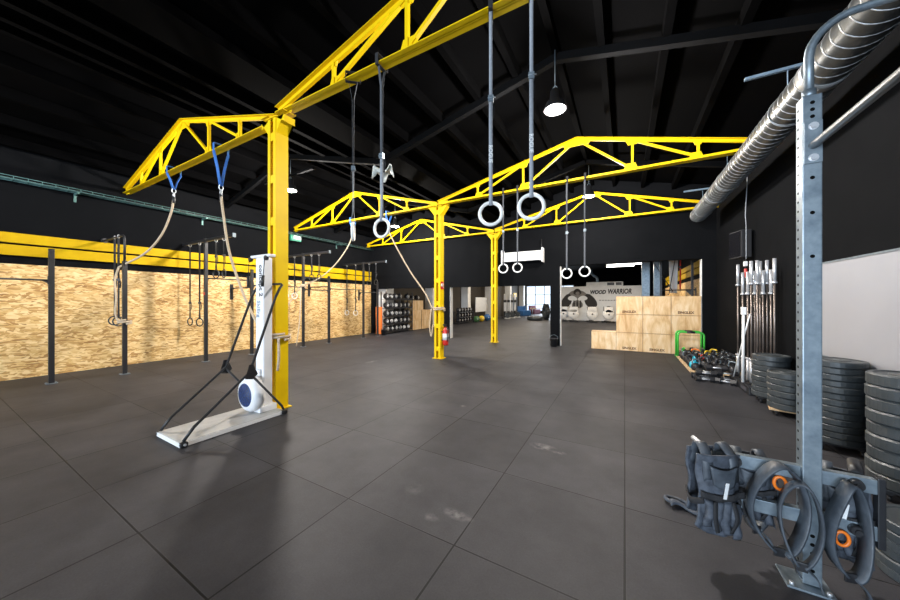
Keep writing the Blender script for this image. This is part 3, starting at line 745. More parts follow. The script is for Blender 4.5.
for y, xs, z, tails, w in ((4.03, (-10.71, -10.14), 1.04, .25, 'low pair before the wall stains'), (6.98, (-10.85, -10.36), 1.80, .4, 'pair just right of the nearest column'), (9.87, (-10.88, -10.34), 1.08, .3, 'low pair near the timber wall end')):
    for i, x in enumerate(xs):
        ring(x, y, z, 3.16, .15+.2*i, 'black gym ring, long strap, %s of the %s' % (('left', 'right')[i], w), GR, y > 6, .105, .014, False, tails, loop='c')
for y, xs, z, w in ((4.03, (-9.24, -8.84), 2.32, 'beside the red-marked tall post'), (6.98, (-9.42, -9.03), 2.42, 'by the rope-tied tall post'), (9.87, (-9.53, -9.15), 2.40, 'by the last tall post')):
    for i, x in enumerate(xs):
        ring(x, y, z, 3.16, .2-.3*i, 'black gym ring drawn up short on its strap, %s one %s' % (('left', 'right')[i], w), GR, False, .105, .014, False, .55, loop='c')
# ------------------------------------------------------------------ white ski tower with its frame
SX = -4.62
r = root('ski_machine', 'white upright pulling machine with black frame on a grey platform at the nearest column', 'exercise machine', (SX, 2.1, 0))
def S(x, y, z): return (x, y-2.1, z)
part(r, 'platform', MB().bbox(S(0, 2.135, .032), (.62, 1.20, .05), .008), 'plate_grey')
part(r, 'platform_edge', MB().box(-.315, .315, 1.525-2.1, 1.533-2.1, .004, .05).box(.312, .318, -.56, .63, .004, .05).box(-.318, -.312, -.56, .63, .004, .05), 'white')
tw = part(r, 'tower', MB().bbox(S(-.0, 2.63, 1.17), (.20, .135, 2.2), .022), 'skiwhite')
part(r, 'tower_foot', MB().bbox(S(0, 2.60, .10), (.34, .25, .09), .02), 'skiwhite')
t = text_mb('concept 2', .115, .0015, .003)
bmesh.ops.rotate(t.bm, cent=(0, 0, 0), matrix=Matrix.Rotation(PI/2, 3, 'Y'), verts=t.bm.verts)
o = part(tw, 'lettering', t.shift(S(.0, 2.561, 1.93)), 'textgrey')
t = text_mb('SkiErg', .10, .0015, .001)
bmesh.ops.rotate(t.bm, cent=(0, 0, 0), matrix=Matrix.Rotation(PI/2, 3, 'Y'), verts=t.bm.verts)
part(tw, 'lettering', t.shift(S(-.05, 2.561, 1.52)), 'pipe_blue')
part(r, 'head_arm', MB().bbox(S(.02, 2.60, 2.285), (.48, .10, .04), .012), 'skiwhite')
for s in (-1, 1):
    part(r, 'pulley', MB().cyl(S(s*.2-.02, 2.54, 2.25), S(s*.2-.02, 2.575, 2.25), .035, 16), 'black')
    h = part(r, 'cord', MB().cyl(S(s*.2-.02, 2.535, 2.24), S(s*.19-.02, 2.52, 2.0), .006, 6), 'strap_black')
    part(h, 'handle', MB().cyl(S(s*.19-.02, 2.52, 2.0), S(s*.18-.02, 2.515, 1.84), .02, 10), 'black')
fw = part(r, 'flywheel_housing', MB().lathe([(.01, -.07), (.17, -.075), (.215, -.06), (.245, -.02), (.25, .03), (.235, .075), (.19, .085), (.01, .085)], S(0, 2.44, .32), 36, 'y'), 'skiwhite')
part(fw, 'fan_guard', MB().lathe([(.005, -.012), (.07, -.012), (.075, -.006), (.155, -.010), (.165, 0), (.165, .004), (.005, .004)], S(0, 2.366, .32), 32, 'y'), 'skiblue')
m = MB()
for k in range(4): m.torus(S(0, 2.352, .32), .035+.035*k, .0022, 'y', 28, 5)
for k in range(12):
    a = 2*PI*k/12; m.cyl(S(.02*math.cos(a), 2.352, .32+.02*math.sin(a)), S(.16*math.cos(a), 2.352, .32+.16*math.sin(a)), .0022, 5)
part(fw, 'guard_wire', m, 'textgrey')
part(r, 'damper', MB().bbox(S(0, 2.55, .60), (.12, .05, .1), .015), 'skiwhite')
# black frame: a bent hoop with rear struts
K = [(1.56, .06), (1.66, .19), (2.27, .70), (2.62, 1.70), (2.68, 1.82)]
hoop = [S(.305, y, z) for y, z in K]+[S(.285, 2.725, 1.865), S(.24, 2.735, 1.885)]+[S(-.24, 2.735, 1.885), S(-.285, 2.725, 1.865)]+[S(-.305, y, z) for y, z in K[::-1]]
part(r, 'frame_hoop', MB().tube(hoop, .017, 12), 'black')
for s in (-1, 1):
    part(r, 'rear_strut', MB().tube([S(s*.305, 2.27, .68), S(s*.312, 2.70, .13), S(s*.312, 2.73, .07)], .015, 10), 'black')
    part(r, 'knee_plate', MB().prism([(2.20-2.1, .62), (2.30-2.1, .60), (2.36-2.1, .66), (2.30-2.1, .80), (2.25-2.1, .80)], s*.325, s*.331, 'yz').cyl(S(s*.31, 2.27, .7), S(s*.34, 2.27, .7), .012, 8).cyl(S(s*.31, 2.30, .65), S(s*.34, 2.30, .65), .010, 8).cyl(S(s*.31, 2.28, .76), S(s*.34, 2.28, .76), .010, 8), 'black')
    for y in (1.56, 2.735): part(r, 'corner_foot', MB().bbox(S(s*.318, y, .03), (.06, .07, .055), .012), 'black')
    # small chrome bolts
    part(r, 'bolt', MB().cyl(S(s*.345, 1.56, .035), S(s*.36, 1.56, .035), .014, 8), 'chrome')

# ------------------------------------------------------------------ fire extinguisher and its sign on the middle column
r = root('fire_extinguisher', 'red fire extinguisher mounted on the side of the middle yellow column', 'fire extinguisher', (-4.39, 7.53, .38))
part(r, 'cylinder', MB().lathe([(.01, 0), (.07, .0), (.08, .03), (.08, .40), (.07, .45), (.03, .49), (.02, .52)], (0, 0, 0), 20), 'red')
part(r, 'instruction_label', MB().lathe([(.0805, .15), (.0815, .15), (.0815, .33), (.0805, .33)], (0, 0, 0), 20), 'white')
part(r, 'valve', MB().cyl((0, 0, .51), (0, 0, .56), .022, 10).box(-.02, .02, -.12, .03, .555, .575).box(-.02, .02, -.12, .02, .585, .60), 'black')
part(r, 'hose', MB().tube(smooth_path([(.02, -.02, .54), (.09, -.06, .50), (.10, -.06, .3), (.09, -.05, .12)], 6), .012, 8), 'black')
part(r, 'wall_bracket', MB().box(-.108, -.06, -.03, .03, .12, .16).box(-.108, -.06, -.03, .03, .36, .40), 'black')
r = root('extinguisher_sign', 'small red and white sign fixed on the side of the middle yellow column', 'sign', (-4.499, 7.53, 1.95))
part(r, 'plate', MB().box(0, .004, -.085, .085, 0, .22), 'red')
part(r, 'symbol', MB().lathe([(.002, .0), (.05, .0), (.05, .003), (.002, .003)], (.004, -.02, .12), 18, 'x').box(.004, .007, .045, .065, .04, .19), 'white')

# ------------------------------------------------------------------ foreground galvanized rig post
PX, PY = .935, 2.60
r = root('rig_upright', 'galvanized steel rig upright in the right foreground with bent top tube', 'rig upright', (PX, PY, 0))
part(r, 'upright', MB().bbox((0, 0, 1.42), (.08, .08, 2.81), .005), 'steel')
part(r, 'foot_plate', MB().bbox((-.02, -.01, .006), (.20, .17, .012), .003), 'steel')
m = MB()
for i in range(50): z = .12+.054*i; m.cyl((-.0405, .012, z), (-.0388, .012, z), .0085, 8)
o = part(r, 'side_hole', m, 'hole')
for z in (.10, .15, .20, .25, .30, 1.9, 2.15, 2.35, 2.70, 2.74, 2.78): part(r, 'front_hole', MB().cyl((0, -.0405, z), (0, -.0388, z), .0105, 10), 'hole')
for sx_ in (-1, 1):
    part(r, 'foot_bolt', MB().cyl((sx_*.075-.02, -.07, .012), (sx_*.075-.02, -.07, .026), .011, 6), 'chrome')
part(r, 'bar_plate', MB().bbox((0, -.046, 2.55), (.075, .010, .24), .003), 'steel')
for z in (2.46, 2.64): part(r, 'bar_bolt', MB().cyl((0, -.051, z), (0, -.065, z), .016, 6).cyl((0, -.051, z), (0, -.054, z), .022, 12), 'chrome')
part(r, 'pull_up_bar', MB().cyl((0, -.051, 2.53), (0, -2.2, 2.53), .021, 16), 'duct')
part(r, 'bent_tube', MB().tube([(0, 0, 2.82), (0, 0, 3.02)]+[tuple(v) for v in arc((.20, 0, 3.06), .20, PI, PI/2, 8)]+[(.5, 0, 3.27), (XR-PX-.01, 0, 3.27)], .021, 14), 'steel')
part(r, 'tube_socket', MB().cyl((0, 0, 2.82), (0, 0, 2.87), .03, 14), 'steel')
for z in (.64, .39):
    for x0, x1 in ((-.42, -.04), (.04, .25)):
        part(r, 'storage_rail', MB().bbox(((x0+x1)/2, -.0, z), (x1-x0, .045, .078), .004), 'steel')
    for x in (-.33, .17):
        part(r, 'rail_knob', MB().cyl((x, -.0225, z), (x, -.05, z), .032, 14, .026).cyl((x, -.05, z), (x, -.06, z), .014, 10), 'black')
part(r, 'end_frame', MB().bbox((.265, 0, .50), (.03, .045, .38), .004), 'black')
part(r, 'end_frame', MB().bbox((-.43, 0, .52), (.02, .045, .33), .004), 'steel')
part(r, 'hanging_peg', MB().cyl((-.43, .0, .65), (-.52, .13, .69), .014, 12), 'chrome')
part(r, 'storage_tube', MB().cyl((.20, .04, .66), (.26, .20, .68), .03, 14), 'black')

# orange pull pins
def pin(label, loc, rz):
    q = root('lock_pin', label, 'lock pin', loc, rz, 'orange lock pins of the rig')
    part(q, 'shaft', MB().cyl((.0, 0, 0), (-.055, 0, 0), .008, 10), 'chrome')
    part(q, 'handle_ring', MB().torus((.035, 0, 0), .033, .0085, 'y', 20, 8, .8, 1.15), 'orange')
pin('orange ring-handled pin in the galvanized upright, upper one', (PX-.095, PY-.03, .56), PI)
pin('orange ring-handled pin in the galvanized upright, lower one', (PX+.078, PY-.04, .33), 0)

# weight vests hanging on the rails
def vest(loc, rz, label, w=.24, h=.50, seed=1):
    rnd = random.Random(seed)
    q = root('weight_vest', label, 'weight vest', loc, rz, 'dark weight vests')
    ph = [rnd.uniform(0, 6) for _ in range(8)]
    def panel(off, hh, ww, sg):
        def fn(u, v):
            x = (u-.5)*ww*(1-.10*math.sin(PI*v)+.10*v)+.008*math.sin(7*v+ph[1])
            f = .010*math.sin(11*u+2.5*v+ph[2])*v**.7+.005*math.sin(23*u-6*v+ph[3])*v+.007*math.sin(15*v+ph[4]+3*u)
            b = sg*.04*math.sin(PI*min(max(u, 0), 1))*(.5+.5*math.sin(PI*v))
            return (x, off+f+b, -hh*v*(.80+.22*u+.05*math.sin(5*u+ph[5])))
        return fn
    part(q, 'front_panel', MB().sheet(panel(-.05, h, w, -1), 26, 34, .014), 'nylon')
    part(q, 'back_panel', MB().sheet(panel(.05, h*.9, w*.92, 1), 20, 26, .014), 'nylon')
    for s in (-1, 1):
        part(q, 'shoulder_strap', MB().ribbon(smooth_path([(s*w*.28, -.075, -.16), (s*w*.30, -.07, -.03), (s*w*.26, -.02, .03), (s*w*.26, .03, .028), (s*w*.3, .07, -.12)], 5), (1, .15*s, .1), w*.22, .012), 'leather')
        part(q, 'side_strap', MB().ribbon(smooth_path([(s*w*.40, -.08, -h*.52), (s*w*.55, -.02, -h*.58), (s*w*.46, .06, -h*.52)], 5), (0, .2, 1), .035, .006), 'strap_black')
        part(q, 'hanging_strap', MB().ribbon(smooth_path([(s*w*.20, -.105, -h*.50), (s*w*.24, -.12, -h*.68), (s*w*.15, -.105, -h*.85)], 5), (1, 0, .2), .022, .004), 'strap_black')
    for k in range(4):
        x0 = -w*.40+w*.205*k
        def pk(u, v, x0=x0, k=k):
            a = math.sin(PI*u)**.6*math.sin(PI*min(1, v*1.0))**.5
            return (x0+u*w*.18+.010*math.sin(5*v+k), -.085-.022*a-.004*math.sin(14*v+k), -h*(.50+.012*k)-v*h*(.30+.035*k))
        part(q, 'weight_pocket', MB().sheet(pk, 8, 12, .008), 'nylon')
    part(q, 'yoke_patch', MB().sheet(lambda u, v: ((u-.5)*w*.62*(1-.25*v), -.098-.012*math.sin(PI*u), -h*(.10+.22*v)-.02*math.sin(PI*u)), 10, 6, .008), 'leather')
    part(q, 'waist_band', MB().sheet(lambda u, v: ((u-.5)*w*.98, -.088-.022*math.sin(PI*u)-.004*math.sin(21*u), -h*(.40+.07*v)-.012*math.sin(4*u)), 16, 3, .008), 'strap_black')
    part(q, 'reflective_strip', MB().bbox((.0, -.118, -h*.36), (.018, .004, .10), .001, (.05, .12, 0)), 'white', 'thin white reflective strip')
    return q
vest((PX-.455, PY-.075, .70), .42, 'dark blue grey weight vest hanging at the free end of the steel rails', .25, .53, 3)
vest((PX-.245, PY+.10, .64), .1, 'second dark vest hanging behind the steel rails, next to the end vest', .22, .40, 8)
vest((PX+.165, PY+.10, .64), -.25, 'dark weight vest hanging behind the upright towards the plates', .21, .48, 5)

def belt(loc, rz, R, h, w, label, seed):
    q = root('lifting_belt', label, 'lifting belt', loc, rz, 'lifting belts hung on the steel rails')
    pts = []
    for i in range(33):
        t = -PI*.5+2*PI*(i+.6)/34.2; rr = R*(1+.12*math.sin(2*t+seed))
        pts.append((rr*math.cos(t), .02*math.sin(t*2+seed), h*.5*math.sin(t)))
    part(q, 'belt_band', MB().ribbon(pts, (0, 1, 0), w, .011), 'leather')
    p0, p1 = Vector(pts[0]), Vector(pts[-1])
    part(q, 'buckle', MB().bbox(tuple((p0+p1)/2+Vector((0, -w*.2, 0))), (.05, .012, .05), .004), 'black')
    part(q, 'loose_strap', MB().ribbon(smooth_path([pts[0], (p0.x+.05, -.01, p0.z-.05), (p0.x+.07, -.02, p0.z-.11)], 5), (0, 1, 0), w*.5, .006), 'leather')
    return q
belt((PX-.155, PY-.085, .445), .15, .115, .50, .09, 'wide dark lifting belt looped over the rails left of the upright, front one', 1)
belt((PX-.075, PY-.125, .40), -.1, .075, .46, .06, 'narrow dark lifting belt close against the left of the upright', 2.2)
belt((PX+.12, PY-.085, .41), .2, .07, .50, .08, 'dark lifting belt looped over the rails right of the upright', .4)
belt((PX-.20, PY+.10, .40), .5, .10, .44, .07, 'dark lifting belt hanging behind the rails between vest and upright', 3.4)
m = MB().sheet(lambda u, v: (-.10+.20*u, .03*math.sin(5*u)+(v-.5)*.07, .022+.012*math.sin(7*u+2*v)+.010*math.sin(PI*v)), 14, 5, .016)
m.tube(smooth_path([(-.09, 0, .03), (-.13, .05, .03), (-.10, .09, .025), (-.02, .07, .03), (.04, .03, .03)], 6), .014, 8)
solo('wrist_strap', 'small crumpled black strap lying on the floor beside the hanging vest', 'strap', m, 'nylon', (.42, 3.03, 0))

# ------------------------------------------------------------------ bumper plates
def plate_mesh(R, t, ridges=2):
    e = t*.13
    prof = [(.026, 0), (R*.45, 0), (R*.50, e*.8), (R*.80, e*.8), (R*.84, 0), (R-e, 0), (R, e), (R, t*.5), (R, t-e), (R-e, t), (R*.84, t), (R*.80, t-e*.8), (R*.50, t-e*.8), (R*.45, t), (.026, t), (.026, 0)]
    m = MB(); seg = 40; rows = []
    for r_, h in prof[:-1]:
        rows.append([m.bm.verts.new((r_*math.cos(2*PI*i/seg), r_*math.sin(2*PI*i/seg), h)) for i in range(seg)])
    rows.append(rows[0])
    for a, b in zip(rows, rows[1:]):
        for k in range(seg):
            f = m.bm.faces.new((a[k], a[(k+1) % seg], b[(k+1) % seg], b[k]))
    return m
def plate_proto(R, t):
    q = root('bumper_plate', '', 'weight plate')
    part(q, 'disc', plate_mesh(R, t), 'rubber')
    m = MB(); seg = 24
    m.lathe([(.0255, t*.05), (.036, t*.02), (.036, t*.99), (.0255, t*1.0)], (0, 0, 0), seg)
    part(q, 'hub', m, 'steel')
    m = MB()
    for k in range(5):
        a = -2.3+.085*k; m.bbox((R*.66*math.cos(a), R*.66*math.sin(a), t-t*.128+.001), (.022, .014, .002), 0, (0, 0, a))
    part(q, 'raised_mark', m, 'textgrey')
    return q
def stack(x, y, R, t, n, where, dolly=True):
    z = 0
    if dolly:
        d = root('plate_dolly', ('pale wooden' if 'the low plate' in where else 'black') + ' wheeled dolly under ' + where, 'dolly', (x, y, 0), random.uniform(-.3, .3), 'dollies under the plate stacks')
        part(d, 'board', MB().bbox((0, 0, .081), (R*(1.9 if 'the low plate' in where else 1.5), R*1.5, .026), .004), 'pallet' if 'the low plate' in where else 'black')
        for sx_ in (-1, 1):
            for sy_ in (-1, 1):
                cx, cy = sx_*R*.62, sy_*R*.62
                part(d, 'caster', MB().cyl((cx-.012, cy, .026), (cx+.012, cy, .026), .026, 14).box(cx-.02, cx+.02, cy-.015, cy+.015, .05, .068), 'black')
        z = .094
    first = None
    for k in range(n):
        i = n-1-k
        lab = ('top' if i == 0 else 'bottom' if k == 0 else ORD[i]) + (' plate of ' if i == 0 or k == 0 else ' plate from the top of ') + where
        loc = (x+random.uniform(-.008, .008), y+random.uniform(-.008, .008), z+k*(t+.0008)); rz = random.uniform(0, 6)
        if first is None:
            first = plate_proto(R, t); first.location = loc; first.rotation_euler = (0, 0, rz)
            first['label'] = 'black rubber ' + lab; first['group'] = 'plates of ' + where
        else: dup(first, loc, rz, 'black rubber ' + lab, 'plates of ' + where)
    return z+n*t
stack(2.06, 6.92, .225, .083, 8, 'the far plate stack before the barbells')
stack(2.06, 6.27, .225, .086, 6, 'the low plate stack left of the upright')
stack(2.06, 5.13, .225, .068, 13, 'the tall plate stack below the white board')
stack(2.06, 4.10, .225, .103, 9, 'the tall plate stack at the picture edge')
stack(1.56, 2.95, .20, .056, 6, 'the small stack beside the hanging vest', False)

# ------------------------------------------------------------------ barbells in their holder
r = root('barbell_holder', 'low black floor holder with upright barbells in it', 'barbell holder', (2.08, 7.75, 0))
part(r, 'base', MB().bbox((0, .0, .07), (.42, 1.10, .14), .012), 'black')
m = MB()
for i in range(3):
    for j in range(6): m.cyl((-.14+.14*i, -.45+.18*j, .14), (-.14+.14*i, -.45+.18*j, .155), .034, 14)
part(r, 'socket', m, 'rubber2')
part(r, 'label_plate', MB().box(-.214, -.21, -.42, -.12, .04, .10), 'textgrey')
def barbell(L):
    q = root('barbell', '', 'barbell')
    part(q, 'shaft', MB().cyl((0, 0, .42), (0, 0, L-.42), .0145, 12), 'bar')
    for a, b in ((0, .40), (L-.40, L)): part(q, 'sleeve', MB().cyl((0, 0, a), (0, 0, b), .0255, 14), 'chrome')
    for z in (.41, L-.41): part(q, 'collar', MB().cyl((0, 0, z-.015), (0, 0, z+.015), .037, 14), 'chrome')
    return q
BB = [(1.97, 8.21, 1), (1.97, 7.92, 0), (2.0, 7.76, 0), (2.0, 7.58, 1), (2.06, 7.62, 0), (2.06, 7.50, 1), (2.14, 7.66, 1), (2.14, 7.52, 0), (2.2, 7.55, 1), (2.2, 7.38, 0), (2.21, 7.27, 1)]
BL = ['farthest from the upright, long', 'second from the far end, shorter', 'third from the far end, shorter', 'fourth from the far end, long', 'fifth from the far end, shorter and half hidden', 'sixth from the far end, long',
      'seventh from the far end, long', 'eighth from the far end, shorter', 'ninth from the far end, long', 'second nearest to the upright, shorter', 'nearest to the upright, long']
protos = {}
for (x, y, k), lb in zip(BB, BL):
    L_ = 2.20 if k else 2.02
    if k not in protos:
        q = barbell(L_); q.location = (x, y, .156); q['group'] = 'barbells standing in the holder'; q['label'] = 'chrome barbell standing upright, ' + lb; protos[k] = q
    else: dup(protos[k], (x, y, .156), 0, 'chrome barbell standing upright, ' + lb, 'barbells standing in the holder')
for nm, a, b, lb in (('w', (1.86, 7.48, .158), (1.90, 7.60, 1.45), 'thick white plastic pipe standing before the barbells, with a square cap'), ('d', (1.84, 7.95, .158), (1.95, 7.46, 1.40), 'thin white plastic pipe leaning diagonally before the barbells')):
    q = root('plastic_pipe', lb, 'pipe', a, 0, 'white plastic pipes by the barbells')
    d = Vector(b)-Vector(a); part(q, 'pipe', MB().cyl((0, 0, .006), tuple(d), .022 if nm == 'w' else .011, 12), 'white')
    if nm == 'w': part(q, 'cap', MB().bbox(tuple(d), (.07, .07, .14), .01), 'white')

# ------------------------------------------------------------------ pallet with kettlebells and dumbbells
r = root('wooden_pallet', 'low pale wooden pallet under the kettlebells by the dark wall', 'pallet', (1.76, 9.45, 0))
for i in range(9):
    y = -1.0+.25*i; part(r, 'top_board', MB().bbox((random.uniform(-.02, .02), y, .098), (1.02, .13, .024), .003), 'pallet')
for x in (-.42, 0, .42): part(r, 'bearer', MB().bbox((x, 0, .043), (.09, 2.1, .086), .004), 'pallet')
def kettle(R, name='kettlebell', band=None, body='rubber2'):
    q = root(name, '', 'kettlebell')
    k = R
    part(q, 'bell', MB().lathe([(.01, 0), (k*.62, 0), (k*.85, k*.18), (k, k*.62), (k*1.02, k*.95), (k*.92, k*1.4), (k*.62, k*1.72), (k*.2, k*1.86), (.01, k*1.87)], (0, 0, 0), 20), body)
    hp = smooth_path([(-k*.72, 0, k*1.45), (-k*.86, 0, k*2.1), (-k*.62, 0, k*2.72), (0, 0, k*2.84), (k*.62, 0, k*2.72), (k*.86, 0, k*2.1), (k*.72, 0, k*1.45)], 4)
    part(q, 'handle', MB().tube(hp, k*.17, 10), ('steel' if R < .09 else 'rubber2') if band is None else band)
    return q
kp = {}
cols = ['green', 'red', 'yellowrub', 'cyan', 'orange']
ki = 0
for j in range(10):
    for i in range(5):
        R_ = (.085, .092, .10)[(i+j) % 3]
        x = 1.36+.205*i+random.uniform(-.008, .008); y = 8.56+.198*j+random.uniform(-.006, .006)
        special = {(0, 1): 'cyan', (1, 3): 'red', (0, 8): 'green', (2, 6): 'yellowrub', (1, 7): 'orange', (3, 8): 'yellowrub'}.get((i, j))
        key = (round(R_, 3), special)
        row = 'black kettlebell on the pallet, %s row from the barbells, %s from the aisle' % (ORD[j], ORD[i])
        if special:
            nm = {'cyan': 'bright cyan', 'red': 'red', 'green': 'green', 'yellowrub': 'yellow', 'orange': 'orange'}[special]
            row = '%s kettlebell among the black ones on the pallet, %s row from the barbells' % (nm, ORD[j])
        if key not in kp:
            q = kettle(R_, band=None if not special else special, body='rubber2' if special != 'cyan' else 'cyan')
            q.location = (x, y, .111); q.rotation_euler = (0, 0, random.uniform(0, 3)); q['label'] = row; q['group'] = 'kettlebells on the pallet'; kp[key] = q
        else: dup(kp[key], (x, y, .111), random.uniform(0, 3), row, 'kettlebells on the pallet')
def dumbbell(s):
    q = root('hex_dumbbell', '', 'dumbbell')
    for e in (-1, 1):
        m = MB(); R_ = .062*s
        poly = [(R_*math.cos(PI/6+PI/3*k), R_*.866*1.0+R_*math.sin(PI/6+PI/3*k)) for k in range(6)]
        poly = [(a, b-min(p[1] for p in poly)) for a, b in poly]
        poly = [(R_*math.cos(PI/3*k), R_*.866+R_*math.sin(PI/3*k)) for k in range(6)]
        a, b = sorted((e*.075*s, e*.165*s)); m.prism(poly, a, b, 'xz'); part(q, 'head', m, 'rubber2')
    part(q, 'grip', MB().cyl((0, -.075*s, .054*s), (0, .075*s, .054*s), .015*s, 12), 'chrome')
    return q
db = None; n = 0
for (x, y, z, rz) in [(1.42, 8.13, 0, 1.5), (1.80, 8.14, 0, 1.6), (2.12, 8.40, 0, .05), (1.42, 7.98, 0, 1.62), (1.72, 7.93, 0, 1.2), (1.40, 8.28, 0, 1.55), (1.78, 8.28, 0, 1.6),
                      (1.48, 8.20, .110, 1.5), (1.80, 8.20, .110, 1.66), (1.44, 8.05, .110, 1.55), (1.62, 8.13, .220, 1.5)]:
    n += 1
    lb = 'black hex dumbbell piled between pallet and barbells, %s layer, %s' % (('floor', 'upper', 'topmost')[round(z/.110)], ['front left', 'middle', 'by the wall', 'nearest', 'nearest turned one', 'back left', 'back middle', 'back left', 'back right', 'front left', 'single'][n-1])
    if db is None:
        db = dumbbell(1.0); db.location = (x, y, z); db.rotation_euler = (0, 0, rz); db['label'] = lb; db['group'] = 'hex dumbbells by the pallet'
    else: dup(db, (x, y, z), rz, lb, 'hex dumbbells by the pallet')
# green parallel bars behind the pallet
for i, (y, lb) in enumerate(((10.78, 'nearer the kettlebells'), (11.15, 'nearer the plywood boxes'))):
    q = root('dip_bar', 'green tubular dip bar with black grip, ' + lb, 'dip bar', (1.60, y, 0), 0, 'green dip bars')
    pts = [(-.29, 0, .02), (-.29, 0, .62)]+[tuple(v) for v in arc((-.20, 0, .66), .09, PI, PI/2, 6)]+[tuple(v) for v in arc((.20, 0, .66), .09, PI/2, 0, 6)]+[(.29, 0, .62), (.29, 0, .02)]
    part(q, 'frame', MB().tube(pts, .024, 12), 'green')
    part(q, 'grip', MB().cyl((-.09, 0, .75), (.09, 0, .75), .030, 12), 'black')
    for s in (-1, 1):
        part(q, 'foot', MB().tube([(s*.29, -.14, .022), (s*.29, .14, .022)], .021, 10), 'green')

# ------------------------------------------------------------------ plywood boxes
def plybox(w, d, h, txt, size=.085):
    q = root('plyo_box', '', 'plyo box')
    body = part(q, 'box_body', MB().bbox((0, 0, h/2), (w, d, h), .004), 'ply')
    e = MB()
    for s in (-1, 1):
        e.box(s*w/2-.004 if s > 0 else -w/2-.0005, w/2+.0005 if s > 0 else -w/2+.004, -d/2-.001, -d/2+.01, 0.004, h-.004)
    e.box(-w/2, w/2, -d/2-.001, -d/2+.01, .004, .010).box(-w/2, w/2, -d/2-.001, -d/2+.01, h-.010, h-.004)
    part(q, 'edge', e, 'plywood_dk')
    if txt: part(body, 'lettering', text_mb(txt, size, .0015, .004).shift((0, -d/2-.001, .055)), 'brand')
    m = MB().bbox((0, -d/2-.001, h*.60), (.13, .003, .03), .001)
    return q
BW, BH = .742, .588
xs = [-.62, .128, .876, 1.60]
for row in range(3):
    for c in range(4):
        if c == 0 and row > 0: continue
        txt = 'SINGLEX' if (row, c) in ((0, 1), (0, 2), (2, 1), (2, 3), (0, 3)) else None
        w = .735 if c == 3 else BW
        q = plybox(w, .50, BH, txt, .10)
        q.location = (xs[c], YB-.02+.25, row*(BH+.003)); q['group'] = 'pale plyo boxes in the opening'
        q['label'] = 'plywood plyo box, ' + (('low one alone at the left end' if c == 0 else ('bottom', 'middle', 'top')[row] + ' row, ' + ('', 'left column', 'centre column', 'right column by the green bars')[c]))

# ------------------------------------------------------------------ bucket at the pier
def bucket(loc, label, s=1):
    q = root('black_bucket', label, 'bucket', loc)
    m = MB().lathe([(.10*s, 0), (.105*s, .0), (.135*s, .27*s), (.145*s, .27*s), (.145*s, .29*s), (.125*s, .29*s), (.095*s, .02), (.002, .02)], (0, 0, 0), 22)
    part(q, 'pail', m, 'black')
    part(q, 'bucket_handle', MB().tube(arc((0, 0, .27*s), .146*s, .1, PI-.1, 10, 'xz'), .005, 6), 'steel')
bucket((-2.19, 11.40, 0), 'black bucket on the floor at the foot of the dark pier')
bucket((-9.86, 11.15, 0), 'black bucket on the floor beside the far rig post', .9)

# ------------------------------------------------------------------ ball rack, wooden boxes, plank at the far corner
RX = -10.12
r = root('ball_rack', 'black steel rack with shelves of black balls by the wall opening', 'rack', (RX, 12.45, 0))
zs = (.10, .47, .84, 1.24, 1.68)
for z in zs:
    part(r, 'shelf', MB().box(-.16, .17, -1.0, 1.08, z-.015, z).box(.155, .17, -1.0, 1.08, z-.03, z+.05), 'black')
for y in (-1.01, .04, 1.09):
    for x in (-.15, .16): part(r, 'upright', MB().bbox((x, y, 1.03), (.04, .04, 2.06), .004), 'black')
m = MB().sph((0, 0, .15), .15, 20)
bp = None
for si, z in enumerate(zs):
    for k in range(6):
        if z == 1.68 and k in (4,): continue
        y = 12.45-.83+.325*k+(.03 if k > 2 else 0)
        lb = 'black medicine ball, %s shelf of the tall rack, %s from the timber wall' % (('bottom', 'second', 'third', 'fourth', 'top')[si], ORD[k])
        if bp is None:
            bp = root('medicine_ball', lb, 'medicine ball', (RX, y, z+.001), 0, 'medicine balls on the black rack')
            part(bp, 'ball', m, 'rubber2')
            part(bp, 'pale_mark', MB().lathe([(.0705, .1335), (.085, .1255), (.005, .151)][:2]+[(.005, .1525)], (0, 0, .15), 16, 'x'), 'white')
        else: dup(bp, (RX, y, z+.001), random.uniform(-.5, .3), lb)
for k, y in enumerate((13.95, 14.45)):
    dup(bp, (-10.32, y, 1.632), .2, 'black medicine ball lying on the far pale box stack, %s' % ('nearer the rack' if k == 0 else 'farther from the rack'), 'balls on the far box stack')
def boxy(x, y, z, w, d, h, lb):
    q = root('wooden_box', lb, 'plyo box', (x, y, z), PI/2, 'pale wooden boxes beside the ball rack')
    part(q, 'box_body', MB().bbox((0, 0, h/2), (w, d, h), .006), 'ply')
    e = MB()
    for s in (-1, 1): e.box(min(s*w/2, s*(w/2-.006)), max(s*w/2, s*(w/2-.006)), -d/2-.002, -d/2+.01, .006, h-.006)
    e.box(-w/2, w/2, -d/2-.002, -d/2+.01, h-.014, h-.008)
    part(q, 'edge', e, 'plywood_dk')
boxy(-10.36, 14.15, 0, .92, .50, .54, 'pale wooden box, bottom of the stack, next to the ball rack')
boxy(-10.36, 15.10, 0, .92, .50, .54, 'pale wooden box, bottom of the stack, away from the ball rack')
boxy(-10.36, 14.15, .544, .92, .50, .54, 'pale wooden box in the middle layer, next to the ball rack')
boxy(-10.36, 15.10, .544, .92, .50, .54, 'pale wooden box in the middle layer, away from the ball rack')
boxy(-10.36, 14.25, 1.088, 1.1, .50, .54, 'pale wooden box topping the stack beside the ball rack')
solo('leaning_plank', 'orange brown plank leaning upright against the ball rack end', 'plank', MB().bbox((0, 0, .66), (.30, .03, 1.30), .004, (.06, 0, 0)), 'orange', (-10.20, 11.22, .012), None, (0, 0, .6))

